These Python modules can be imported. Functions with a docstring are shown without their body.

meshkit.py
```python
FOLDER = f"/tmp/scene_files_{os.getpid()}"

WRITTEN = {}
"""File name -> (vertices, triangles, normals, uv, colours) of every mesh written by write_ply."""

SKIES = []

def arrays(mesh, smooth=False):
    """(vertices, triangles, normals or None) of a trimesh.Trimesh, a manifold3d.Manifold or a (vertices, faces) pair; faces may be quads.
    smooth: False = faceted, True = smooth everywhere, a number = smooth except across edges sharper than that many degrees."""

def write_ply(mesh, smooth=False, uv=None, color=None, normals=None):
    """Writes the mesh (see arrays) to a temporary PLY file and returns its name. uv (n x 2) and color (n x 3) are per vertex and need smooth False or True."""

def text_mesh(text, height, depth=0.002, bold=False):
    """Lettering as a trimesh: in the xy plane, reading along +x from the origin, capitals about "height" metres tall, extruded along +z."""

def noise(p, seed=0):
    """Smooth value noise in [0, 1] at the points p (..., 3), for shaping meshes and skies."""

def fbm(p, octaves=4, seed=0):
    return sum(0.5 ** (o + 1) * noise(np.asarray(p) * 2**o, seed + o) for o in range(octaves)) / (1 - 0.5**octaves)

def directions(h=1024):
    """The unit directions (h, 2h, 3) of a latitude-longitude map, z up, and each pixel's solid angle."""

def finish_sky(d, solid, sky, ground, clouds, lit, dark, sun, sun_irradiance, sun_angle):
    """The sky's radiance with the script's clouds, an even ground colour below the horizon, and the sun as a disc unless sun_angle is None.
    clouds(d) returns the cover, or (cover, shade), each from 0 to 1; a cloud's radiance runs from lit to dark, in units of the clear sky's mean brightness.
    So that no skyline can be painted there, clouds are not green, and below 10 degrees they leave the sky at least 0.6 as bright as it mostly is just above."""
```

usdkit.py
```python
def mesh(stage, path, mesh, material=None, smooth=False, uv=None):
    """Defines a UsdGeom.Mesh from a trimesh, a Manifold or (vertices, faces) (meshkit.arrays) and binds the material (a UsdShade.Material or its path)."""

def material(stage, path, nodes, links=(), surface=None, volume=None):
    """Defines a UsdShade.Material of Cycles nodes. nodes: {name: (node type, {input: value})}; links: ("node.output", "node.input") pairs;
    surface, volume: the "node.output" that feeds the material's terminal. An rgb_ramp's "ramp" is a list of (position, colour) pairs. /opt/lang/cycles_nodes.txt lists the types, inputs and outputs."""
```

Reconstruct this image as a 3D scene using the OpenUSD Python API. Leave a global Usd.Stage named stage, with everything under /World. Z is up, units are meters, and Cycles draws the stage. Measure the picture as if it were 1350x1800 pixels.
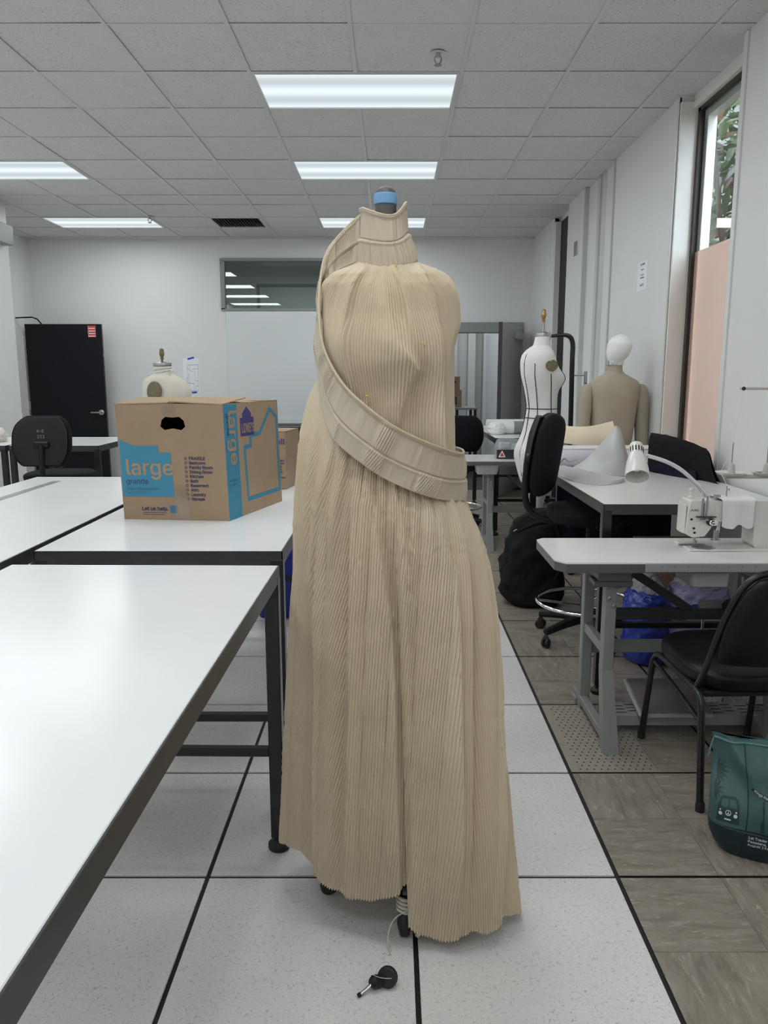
import math, random, sys
import numpy as np, trimesh
from pxr import Usd, UsdGeom, UsdLux, UsdShade, Gf, Sdf
import usdkit, meshkit
from scipy.interpolate import CubicSpline, PchipInterpolator
from scipy.spatial import ConvexHull

stage = Usd.Stage.CreateInMemory()
UsdGeom.SetStageUpAxis(stage, 'Z'); UsdGeom.SetStageMetersPerUnit(stage, 1.0)
UsdGeom.Xform.Define(stage, '/World'); UsdGeom.Scope.Define(stage, '/World/Looks')

# ---------------------------------------------------------------- camera, sky, sun, exposure
CAM_H, PITCH, F, CX, CY = 1.468, math.radians(10.0), 1350.0, 687.0, 900.0
cam = UsdGeom.Camera.Define(stage, '/World/camera')
cam.CreateHorizontalApertureAttr(36.0); cam.CreateVerticalApertureAttr(48.0)
cam.CreateFocalLengthAttr(36.0 * F / 1350.0)
cam.CreateHorizontalApertureOffsetAttr(-36.0 * 12 / 1350)
cam.CreateClippingRangeAttr((0.05, 500.0))
cam.CreateFStopAttr(0.0)
cam.AddTranslateOp().Set((0, 0, CAM_H)); cam.AddRotateXOp().Set(90 - 10.0)
EXPOSURE = 0.0
cam.CreateExposureAttr(EXPOSURE)

LAMP_POWER = 8.0          # radiance of each ceiling troffer's light
SKY_STRENGTH = 3.6
SUN_STRENGTH = 6.0
dome = UsdLux.DomeLight.Define(stage, '/World/sky')
sky_mat = usdkit.material(stage, '/World/Looks/sky_look', {
    'tc': ('texture_coordinate', {}), 'sep': ('separate_xyz', {}),
    'r': ('rgb_ramp', {'ramp': [(0, (.30, .29, .26)), (.499, (.30, .29, .26)), (.51, (.95, .97, 1.0)), (1, (.45, .62, .95))]}),
    'm': ('map_range', {'from_min': -1.0, 'from_max': 1.0}),
    'bg': ('background_shader', {'strength': SKY_STRENGTH})},
    [('tc.generated', 'sep.vector'), ('sep.z', 'm.value'), ('m.result', 'r.fac'), ('r.color', 'bg.color')], surface='bg.background')
dome.CreateIntensityAttr(SKY_STRENGTH)
dome.CreateColorAttr((.80, .88, 1.0))
sun = UsdLux.DistantLight.Define(stage, '/World/sun')
sun.CreateIntensityAttr(SUN_STRENGTH); sun.CreateAngleAttr(1.0); sun.CreateColorAttr((1, .93, .82))
sun.AddRotateXYZOp().Set((28, 14, 0))

def ray_z(py, Y):
    """height of the point seen on row py at distance Y from the camera"""
    t = (np.asarray(py, float) - CY) / F; c, s = math.cos(PITCH), math.sin(PITCH)
    return CAM_H - Y * (s + t * c) / (c - t * s)
def depth(Y, z): return Y * math.cos(PITCH) + (CAM_H - z) * math.sin(PITCH)
def ray(px, py, Y):
    z = ray_z(py, Y)
    return np.array([(px - CX) * depth(Y, z) / F, Y, z])
def rayz(px, py, z):
    t = (py - CY) / F; c, s = math.cos(PITCH), math.sin(PITCH)
    return ray(px, py, (CAM_H - z) * (c - t * s) / (s + t * c))

# ---------------------------------------------------------------- things, parts, labels
used = {}
def numbered(parent, name):
    k = (parent, name); used[k] = used.get(k, -1) + 1
    return name if used[k] == 0 else '%s_%03d' % (name, used[k])
def say(p, label=None, cat=None, group=None, kind=None):
    for k, v in (('label', label), ('category', cat), ('group', group), ('kind', kind)):
        if v: p.SetCustomDataByKey(k, v)
    return p
def put(o, loc=(0, 0, 0), rz=0, ry=0, rx=0):
    x = UsdGeom.Xformable(o); x.AddTranslateOp().Set(tuple(map(float, loc)))
    if rz or ry or rx: x.AddRotateXYZOp().Set((float(rx), float(ry), float(rz)))
def thing(name, label, cat, loc=(0, 0, 0), rz=0, group=None, kind=None):
    p = UsdGeom.Xform.Define(stage, '/World/' + numbered('/World', name)).GetPrim(); put(p, loc, rz)
    return say(p, label, cat, group, kind)
def part(parent, name, mesh, mat, smooth=35, label=None, kind=None):
    root = str(parent.GetPath()) if parent else '/World'
    if isinstance(mesh, list): mesh = trimesh.util.concatenate(mesh)
    p = usdkit.mesh(stage, root + '/' + numbered(root, name), mesh, M[mat], smooth=smooth).GetPrim()
    return say(p, label, kind=kind)
def solo(name, mesh, mat, label, cat, group=None, kind=None, smooth=35):
    return say(part(None, name, mesh, mat, smooth), label, cat, group, kind)
def struct(name, mesh, mat, smooth=35, parent=None):
    p = part(parent, name, mesh, mat, smooth)
    if parent is None: say(p, kind='structure')
    return p
def sthing(name, label=None):
    p = UsdGeom.Xform.Define(stage, '/World/' + numbered('/World', name)).GetPrim()
    return say(p, label, kind='structure')
def copy(src, name, loc, rz, label, group=None):
    p = UsdGeom.Xform.Define(stage, '/World/' + numbered('/World', name)).GetPrim()
    p.GetReferences().AddInternalReference(src.GetPath()); p.SetInstanceable(True)
    x = UsdGeom.Xformable(p); x.ClearXformOpOrder()
    x.AddTranslateOp(opSuffix='copy').Set(tuple(map(float, loc))); x.AddRotateXYZOp(opSuffix='copy').Set((0.0, 0.0, float(rz)))
    was = src.GetCustomData()
    return say(p, label, was['category'], group)

# ---------------------------------------------------------------- meshes
def mv(m, d=(0, 0, 0), rz=0, rx=0, ry=0, s=None):
    m = m.copy()
    if s is not None: m.apply_scale(s)
    R = trimesh.transformations.euler_matrix
    if rx or ry or rz: m.apply_transform(R(math.radians(rx), math.radians(ry), math.radians(rz)))
    m.apply_translation(d); return m
def box(x0, x1, y0, y1, z0, z1, c=0.0):
    x0, x1 = min(x0, x1), max(x0, x1); y0, y1 = min(y0, y1), max(y0, y1); z0, z1 = min(z0, z1), max(z0, z1)
    if c <= 0:
        m = trimesh.creation.box((x1 - x0, y1 - y0, z1 - z0)); m.apply_translation(((x0 + x1) / 2, (y0 + y1) / 2, (z0 + z1) / 2)); return m
    c = min(c, (x1 - x0) * .45, (y1 - y0) * .45, (z1 - z0) * .45); P = []
    for X, sx in ((x0, 1), (x1, -1)):
        for Y, sy in ((y0, 1), (y1, -1)):
            for Z, sz in ((z0, 1), (z1, -1)):
                P += [(X, Y + sy * c, Z + sz * c), (X + sx * c, Y, Z + sz * c), (X + sx * c, Y + sy * c, Z)]
    return hull(P)
def hull(P):
    return trimesh.convex.convex_hull(np.array(P, float))
def tube(pts, r, n=10, cap=True, spline=0, closed=False):
    pts = np.array(pts, float)
    if spline:
        t = np.linspace(0, 1, len(pts)); T = np.linspace(0, 1, spline)
        if np.ndim(r): r = np.interp(T, t, r)
        pts = CubicSpline(t, pts, bc_type='periodic' if closed and np.allclose(pts[0], pts[-1]) else 'natural')(T)
    k = len(pts); r = np.broadcast_to(r, k)
    d = np.gradient(pts, axis=0)
    if closed: d[0] = d[-1] = pts[1] - pts[-2]
    d /= np.linalg.norm(d, axis=1)[:, None] + 1e-12
    u = np.cross(d[0], (0, 0, 1)); 
    if np.linalg.norm(u) < .1: u = np.cross(d[0], (1, 0, 0))
    u /= np.linalg.norm(u); V = []
    for i in range(k):
        u = u - d[i] * np.dot(u, d[i]); u /= np.linalg.norm(u) + 1e-12; w = np.cross(d[i], u)
        a = np.arange(n) * 2 * math.pi / n
        V.append(pts[i] + r[i] * (np.cos(a)[:, None] * u + np.sin(a)[:, None] * w))
    V = np.vstack(V); Fc = []
    for i in range(k - 1):
        for j in range(n):
            a, b = i * n + j, i * n + (j + 1) % n
            Fc += [(a, b, b + n), (a, b + n, a + n)]
    if cap and not closed:
        for i in range(1, n - 1): Fc += [(0, i + 1, i), ((k - 1) * n, (k - 1) * n + i, (k - 1) * n + i + 1)]
    return trimesh.Trimesh(V, Fc, process=False)
def bar(a, b, w, h=None):
    """square bar from a to b, w across, h the other way (kept upright)"""
    a, b = np.array(a, float), np.array(b, float); d = (b - a); L = np.linalg.norm(d); d /= L; h = h or w
    up = np.array((0, 0, 1.)) if abs(d[2]) < .95 else np.array((0, 1., 0))
    u = np.cross(d, up); u /= np.linalg.norm(u); v = np.cross(u, d)
    P = []
    for e, sg in ((a, 1), (b, -1)):
        for s in (-1, 1):
            for t in (-1, 1): P.append(e + s * u * w / 2 + t * v * h / 2)
    return hull(P)
def lathe(prof, n=28, c=(0, 0, 0), rx=0, ry=0, rz=0):
    """prof: (radius, height) from the bottom to the top"""
    prof = np.array(prof, float); a = np.arange(n) * 2 * math.pi / n; k = len(prof)
    V = np.array([(r * math.cos(t), r * math.sin(t), z) for r, z in prof for t in a]); Fc = []
    for i in range(k - 1):
        for j in range(n):
            p, q = i * n + j, i * n + (j + 1) % n
            Fc += [(p, q, q + n), (p, q + n, p + n)]
    V = np.vstack([V, [(0, 0, prof[0][1]), (0, 0, prof[-1][1])]])
    for j in range(n):
        Fc += [(k * n, (j + 1) % n, j), (k * n + 1, (k - 1) * n + j, (k - 1) * n + (j + 1) % n)]
    return mv(trimesh.Trimesh(V, Fc, process=False), c, rx=rx, ry=ry, rz=rz)
def prism(poly, h, holes=()):
    from shapely.geometry import Polygon
    return trimesh.creation.extrude_polygon(Polygon(poly, holes), h, engine='earcut')
def grid(V, wrap=False):
    """V: rows x columns x 3"""
    r, c = V.shape[:2]; i = np.arange(r * c).reshape(r, c)
    if wrap: i = np.hstack([i, i[:, :1]])
    f = np.stack([i[:-1, :-1], i[:-1, 1:], i[1:, 1:], i[1:, :-1]], -1).reshape(-1, 4)
    return trimesh.Trimesh(V.reshape(-1, 3), np.vstack([f[:, [0, 1, 2]], f[:, [0, 2, 3]]]), process=False)
def solid(V, th):
    """an open sheet of cloth with thickness th behind it"""
    r, c = V.shape[:2]; du = np.gradient(V, axis=1); dv = np.gradient(V, axis=0)
    n = np.cross(du, dv); n /= np.linalg.norm(n, axis=2)[..., None] + 1e-12
    A, B = grid(V), grid(V + n * th); k = r * c; i = np.arange(k).reshape(r, c)
    e = np.concatenate([i[0, :], i[1:, -1], i[-1, -2::-1], i[-2::-1, 0]])
    f = [np.stack([e[:-1], e[1:], e[1:] + k], 1), np.stack([e[:-1], e[1:] + k, e[:-1] + k], 1)]
    return trimesh.Trimesh(np.vstack([A.vertices, B.vertices]), np.vstack([A.faces[:, ::-1] * 1, B.faces + k] + f), process=False)
def loft(rows, n=48, sub=4, fn=None):
    """rows: (z, xc, yc, half width, half depth[, squareness]); a smooth closed body"""
    R = np.array([tuple(r) + (2.0,) * (6 - len(r)) for r in rows], float); t = np.arange(len(R))
    T = np.linspace(0, len(R) - 1, (len(R) - 1) * sub + 1); R = PchipInterpolator(t, R)(T)
    a = np.arange(n) * 2 * math.pi / n; V = np.zeros((len(R), n, 3))
    for i, (z, xc, yc, w, d, p) in enumerate(R):
        c, s = np.cos(a), np.sin(a)
        V[i, :, 0] = xc + w * np.sign(c) * abs(c) ** (2 / p); V[i, :, 1] = yc + d * np.sign(s) * abs(s) ** (2 / p); V[i, :, 2] = z
    if fn is not None: V = fn(V)
    m = grid(V, True); k = len(m.vertices); v = np.vstack([m.vertices, V[0].mean(0), V[-1].mean(0)]); L = (len(R) - 1) * n
    f = [(k, (j + 1) % n, j) for j in range(n)] + [(k + 1, L + j, L + (j + 1) % n) for j in range(n)]
    return trimesh.Trimesh(v, np.vstack([m.faces, f]), process=False)
def text(s, h, d=.0006, bold=False):
    return meshkit.text_mesh(s, h, d, bold)
def upright(m, rz=0, at=(0, 0, 0)):
    """a drawing in the xy plane stood up to face -y, then turned about z"""
    return mv(mv(m, rx=90), at, rz=rz)

# ---------------------------------------------------------------- materials
M = {}
def mat(name, col, rough=.5, metal=0.0, spec=.5, var=0.0, vscale=6.0, bump=0.0, bscale=80.0, stretch=(1, 1, 1), sheen=0.0, coat=0.0, col2=None, **kw):
    nodes = {'p': ('principled_bsdf', dict(base_color=col, roughness=rough, metallic=metal, specular_ior_level=spec, sheen_weight=sheen, coat_weight=coat, **kw))}
    links = []
    if var or bump: nodes['tc'] = ('texture_coordinate', {}); nodes['mp'] = ('mapping', {'scale': stretch}); links.append(('tc.object', 'mp.vector'))
    if var:
        lo = col2 or tuple(max(0, c * (1 - var)) for c in col)
        nodes['n'] = ('noise_texture', {'scale': vscale, 'detail': 5.0, 'roughness': .6}); nodes['r'] = ('rgb_ramp', {'ramp': [(.32, lo), (.68, col)]})
        links += [('mp.vector', 'n.vector'), ('n.fac', 'r.fac'), ('r.color', 'p.base_color')]
    if bump:
        nodes['bn'] = ('noise_texture', {'scale': bscale, 'detail': 3.0}); nodes['b'] = ('bump', {'strength': bump, 'distance': .002})
        links += [('mp.vector', 'bn.vector'), ('bn.fac', 'b.height'), ('b.normal', 'p.normal')]
    M[name] = usdkit.material(stage, '/World/Looks/' + name, nodes, links, surface='p.BSDF')
def emit(name, col, strength):
    M[name] = usdkit.material(stage, '/World/Looks/' + name, {'e': ('emission', {'color': col, 'strength': strength})}, [], surface='e.emission')

mat('wall_paint', (.735, .74, .735), .45, var=.04, vscale=2.0, bump=.08, bscale=120)
mat('wall_trim', (.72, .73, .72), .4, var=.05, vscale=4.0)
mat('column_paint', (.55, .56, .55), .4)
mat('grey_frame', (.26, .285, .28), .45)
mat('door_grey', (.42, .425, .42), .4, var=.05)
mat('door_black', (.006, .007, .010), .4, spec=.25)
mat('black_void', (.004, .004, .005), .6)
mat('joint_black', (.006, .006, .007), .6)
mat('white_laminate', (.80, .815, .82), .22, var=.03, vscale=3.0)
mat('white_laminate_warm', (.80, .78, .76), .22, var=.02, vscale=3.0)
mat('table_steel', (.040, .041, .043), .35, var=.15, vscale=20, spec=.5)
mat('rail_black', (.010, .011, .013), .3)
mat('rubber', (.012, .012, .013), .6)
mat('chrome', (.80, .80, .82), .12, metal=1.0)
mat('steel', (.45, .45, .46), .3, metal=1.0)
mat('brass', (.42, .30, .12), .35, metal=1.0)
mat('plastic_black', (.009, .009, .011), .5, spec=.3)
mat('fabric_black', (.008, .008, .010), .85, bump=.3, bscale=400, spec=.2)
mat('fabric_navy', (.007, .008, .022), .85, spec=.2)
mat('whiteboard', (.69, .725, .73), .12)
mat('tray_white', (.72, .75, .74), .35)
mat('paper', (.82, .84, .86), .7)
mat('ink', (.06, .06, .08), .7)
mat('ink_soft', (.22, .23, .26), .7)
mat('tape_blue', (.02, .06, .42), .6)
mat('label_red', (.55, .05, .05), .5)
mat('label_white', (.8, .78, .76), .5)
mat('brown_frame', (.035, .026, .022), .45)
mat('roof', (.3, .3, .3), .8)
# ceiling tile: pale board with pin holes and short fissures
M['ceiling_board'] = usdkit.material(stage, '/World/Looks/ceiling_board', {
    'tc': ('texture_coordinate', {}), 'n': ('noise_texture', {'scale': 150.0, 'detail': 1.0, 'roughness': .5}), 'n2': ('noise_texture', {'scale': 9.0, 'detail': 2.0}),
    'r': ('rgb_ramp', {'ramp': [(.28, (.26, .26, .25)), (.36, (.67, .665, .655)), (1, (.69, .685, .675))]}), 'r2': ('rgb_ramp', {'ramp': [(.3, (.95, .95, .95)), (.7, (1, 1, 1))]}),
    'mx': ('mix', {'mix_type': 'multiply', 'fac': 1.0}), 'b': ('bump', {'strength': .35, 'distance': .002}), 'p': ('principled_bsdf', {'roughness': .85, 'specular_ior_level': .2})},
    [('tc.object', 'n.vector'), ('tc.object', 'n2.vector'), ('n.fac', 'r.fac'), ('n2.fac', 'r2.fac'), ('r.color', 'mx.color1'), ('r2.color', 'mx.color2'), ('mx.color', 'p.base_color'), ('n.fac', 'b.height'), ('b.normal', 'p.normal')], surface='p.BSDF')
mat('tee_white', (.60, .60, .60), .4)
# white raised-floor laminate with short curly grey flecks, scuffs
M['floor_white'] = usdkit.material(stage, '/World/Looks/floor_white', {
    'tc': ('texture_coordinate', {}), 'n': ('noise_texture', {'scale': 95.0, 'detail': 1.0, 'distortion': .5}), 'k': ('noise_texture', {'scale': 85.0, 'detail': 1.0}),
    'r': ('rgb_ramp', {'ramp': [(.470, (1, 1, 1)), (.494, (0, 0, 0)), (.506, (0, 0, 0)), (.530, (1, 1, 1))]}),
    'rk': ('rgb_ramp', {'ramp': [(.46, (1, 1, 1)), (.54, (0, 0, 0))]}), 'ad': ('mix', {'mix_type': 'lighten', 'fac': 1.0}),
    'big': ('noise_texture', {'scale': 2.2, 'detail': 5.0}), 'rb': ('rgb_ramp', {'ramp': [(.3, (.66, .645, .62)), (.65, (.74, .73, .71))]}),
    'mx': ('mix_color', {'blend_type': 'mix', 'a': (.45, .45, .455)}), 'sep': ('separate_color', {}), 'p': ('principled_bsdf', {'roughness': .3, 'specular_ior_level': .45})},
    [('tc.object', 'n.vector'), ('tc.object', 'k.vector'), ('tc.object', 'big.vector'), ('n.fac', 'r.fac'), ('k.fac', 'rk.fac'), ('r.color', 'ad.color1'), ('rk.color', 'ad.color2'), ('ad.color', 'sep.color'),
     ('sep.r', 'mx.fac'), ('big.fac', 'rb.fac'), ('rb.color', 'mx.b'), ('mx.result', 'p.base_color')], surface='p.BSDF')
for nm, sc in (('vinyl_x', (3.2, 14, 4)), ('vinyl_y', (14, 3.2, 4))):
    M[nm] = usdkit.material(stage, '/World/Looks/' + nm, {
        'tc': ('texture_coordinate', {}), 'mp': ('mapping', {'scale': sc}), 'n': ('noise_texture', {'scale': 2.1, 'detail': 9.0, 'roughness': .68, 'distortion': .5}),
        'mp2': ('mapping', {'scale': tuple(q * 2.5 for q in sc), 'location': (3, 7, 1)}), 'n2': ('noise_texture', {'scale': 1.6, 'detail': 8.0, 'roughness': .75, 'distortion': .9}),
        'r': ('rgb_ramp', {'ramp': [(.28, (.15, .128, .102)), (.5, (.255, .224, .185)), (.72, (.33, .295, .25))]}),
        'r2': ('rgb_ramp', {'ramp': [(.56, (0, 0, 0)), (.70, (.22, .205, .18))]}), 'mx': ('mix', {'mix_type': 'add', 'fac': 1.0}), 'p': ('principled_bsdf', {'roughness': .3, 'specular_ior_level': .45})},
        [('tc.object', 'mp.vector'), ('mp.vector', 'n.vector'), ('tc.object', 'mp2.vector'), ('mp2.vector', 'n2.vector'), ('n.fac', 'r.fac'), ('n2.fac', 'r2.fac'), ('r.color', 'mx.color1'), ('r2.color', 'mx.color2'), ('mx.color', 'p.base_color')], surface='p.BSDF')
mat('vinyl_perf', (.33, .295, .245), .4, var=.15, vscale=25)
def pane(name, tint, ior=1.5, rough=0.0):
    M[name] = usdkit.material(stage, '/World/Looks/' + name, {'t': ('transparent_bsdf', {'color': tint}), 'g': ('glossy_bsdf', {'color': (1, 1, 1), 'roughness': rough}), 'f': ('layer_weight', {'blend': .5}), 'q': ('math', {'math_type': 'power', 'value2': 5.0}), 's': ('math', {'math_type': 'multiply_add', 'value2': .9, 'value3': ((ior - 1) / (ior + 1)) ** 2}), 'm': ('mix_closure', {})},
        [('f.facing', 'q.value1'), ('q.value', 's.value1'), ('s.value', 'm.fac'), ('t.BSDF', 'm.closure1'), ('g.BSDF', 'm.closure2')], surface='m.closure')
pane('glass', (.93, .96, .95)); pane('glass_dark', (.62, .68, .66), 1.75)
# ================================================================ THE ROOM
CEIL, YB, XR, XL, XA = 3.19, 10.24, 1.815, -3.91, -4.63
Y0 = -3.6
# ---- floor: raised panels with black joints
PX = [.065 + .61 * k for k in range(-8, 4)]
PY = [2.066 + .61 * k for k in range(-9, 14)]
floor = sthing('floor', 'raised access floor of white flecked panels with brown vinyl panels along the right side and black joints')
part(floor, 'subfloor', box(-5.0, 2.2, Y0 - .2, YB + 3.4, -.12, -.006), 'joint_black')
G = .0065
rng = random.Random(5)
holes = []
def perforate(x0, x1, y0, y1, s=.0265):
    nx, ny = int((x1 - x0 - .03) / s), int((y1 - y0 - .03) / s)
    for i in range(nx + 1):
        for j in range(ny + 1):
            cx, cy = x0 + .018 + i * s + (s / 2 if j % 2 else 0), y0 + .02 + j * s
            if cx > x1 - .01: continue
            a = np.arange(6) * math.pi / 3
            V = np.c_[cx + .0042 * np.cos(a), cy + .0042 * np.sin(a), np.full(6, .0003)]
            holes.append(trimesh.Trimesh(V, [(0, 1, 2), (0, 2, 3), (0, 3, 4), (0, 4, 5)], process=False))
for i in range(len(PX) - 1):
    for j in range(len(PY) - 1):
        x0, x1, y0, y1 = PX[i] + G, PX[i + 1] - G, PY[j] + G, min(PY[j + 1] - G, YB)
        if x0 < -4.7: x0 = -4.7
        if y0 > YB - .05: continue
        if PX[i] < .6:
            part(floor, 'floor_panel', box(x0, x1, y0, y1, -.02, 0, .0012), 'floor_white', smooth=False)
        else:
            part(floor, 'panel_tray', box(x0, x1, y0, y1, -.02, -.0025), 'joint_black', smooth=False)
            xm, ym = (x0 + x1) / 2, (y0 + y1) / 2
            perf_row = abs(PY[j] - 2.676) < .02
            if perf_row and abs(PX[i] - .675) < .02:
                part(floor, 'vinyl_tile', box(x0, xm + .03, y0, y1, -.0025, 0), 'vinyl_perf', smooth=False, label='vinyl tile punched with rows of small black holes'); perforate(x0 + .02, xm + .03, y0, y1)
                part(floor, 'vinyl_tile', box(xm + .0315, x1, y0, y1, -.0025, 0), 'vinyl_x', smooth=False); continue
            if abs(PX[i] - 1.285) < .02 and abs(PY[j] - 3.286) < .02:
                part(floor, 'vinyl_tile', box(x0, x1, y0, y1, -.0025, 0), 'vinyl_perf', smooth=False, label='vinyl tile punched with rows of small black holes'); perforate(x0, x1, y0, y1); continue
            for a, (u0, u1) in enumerate(((x0, xm - .0006), (xm + .0006, x1))):
                for b, (w0, w1) in enumerate(((y0, ym - .0006), (ym + .0006, y1))):
                    part(floor, 'vinyl_tile', box(u0, u1, w0, w1, -.0025, rng.uniform(-.0004, 0)), 'vinyl_x' if (a + b + j) % 2 else 'vinyl_y', smooth=False)
part(floor, 'perforation', holes, 'joint_black', smooth=False, kind='stuff')

# ---- ceiling: lay-in boards on white tees
CXs = [-.204 + .61 * k for k in range(-8, 4)]
CYs = [4.18 - .61 * k for k in range(12, 0, -1)] + [4.18 + .61 * k for k in range(7)] + [8.26, 8.87, 9.48, 10.09]
ceiling = sthing('ceiling', 'suspended ceiling of pale pitted boards in a white metal grid')
part(ceiling, 'plenum', box(-5.0, 2.05, Y0 - .2, YB + 3.4, CEIL + .2, CEIL + .3), 'roof')
lit = []
for cx in (-.814, -3.864):
    for cy in (-2.53, -.70, 1.13, 2.96, 4.79, 6.62, 8.87):
        lit.append((cx, cy))
VENT = (-2.034, 8.87)
edges_x = [-4.72] + [x for x in CXs if -4.7 < x < 1.8] + [1.93]
edges_y = [Y0] + [y for y in CYs if y > Y0 + .05] + [YB]
def is_cell(x, y, lst): return any(lx - .01 < x < lx + 1.20 and ly - .01 < y < ly + .60 for lx, ly in lst)
crng = random.Random(11)
for i in range(len(edges_x) - 1):
    for j in range(len(edges_y) - 1):
        xa, xb, ya, yb = edges_x[i], edges_x[i + 1], edges_y[j], edges_y[j + 1]
        xm, ym = (xa + xb) / 2, (ya + yb) / 2
        if is_cell(xm, ym, lit): continue
        if VENT[0] < xm < VENT[0] + .61 and VENT[1] < ym < VENT[1] + .61: continue
        dz = crng.uniform(0, .0035)
        m = box(xa + .004, xb - .004, ya + .004, yb - .004, CEIL + .004 + dz, CEIL + .018 + dz)
        if crng.random() < .15: m.apply_transform(trimesh.transformations.rotation_matrix(math.radians(crng.uniform(-.45, .45)), (0, 1, 0), (xm, ym, CEIL)))
        part(ceiling, 'ceiling_board', m, 'ceiling_board', smooth=False)
for x in edges_x[1:-1]:
    k = 0
    for ya, yb in zip(edges_y[:-1], edges_y[1:]):
        if any(lx + .05 < x < lx + 1.15 and ly - .01 < (ya + yb) / 2 < ly + .61 for lx, ly in lit):
            if ya > k: pass
    segs, start = [], edges_y[0]
    for lx, ly in sorted(lit, key=lambda q: q[1]):
        if lx + .05 < x < lx + 1.15: segs.append((start, ly)); start = ly + .61
    segs.append((start, YB))
    for a, b in segs:
        if b - a > .05: part(ceiling, 'main_runner', box(x - .012, x + .012, a, b, CEIL, CEIL + .0035, .001), 'tee_white', smooth=False)
for y in edges_y[1:-1]:
    part(ceiling, 'cross_tee', box(edges_x[0], edges_x[-1], y - .009, y + .009, CEIL + .0006, CEIL + .0045, .001), 'tee_white', smooth=False)

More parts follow.
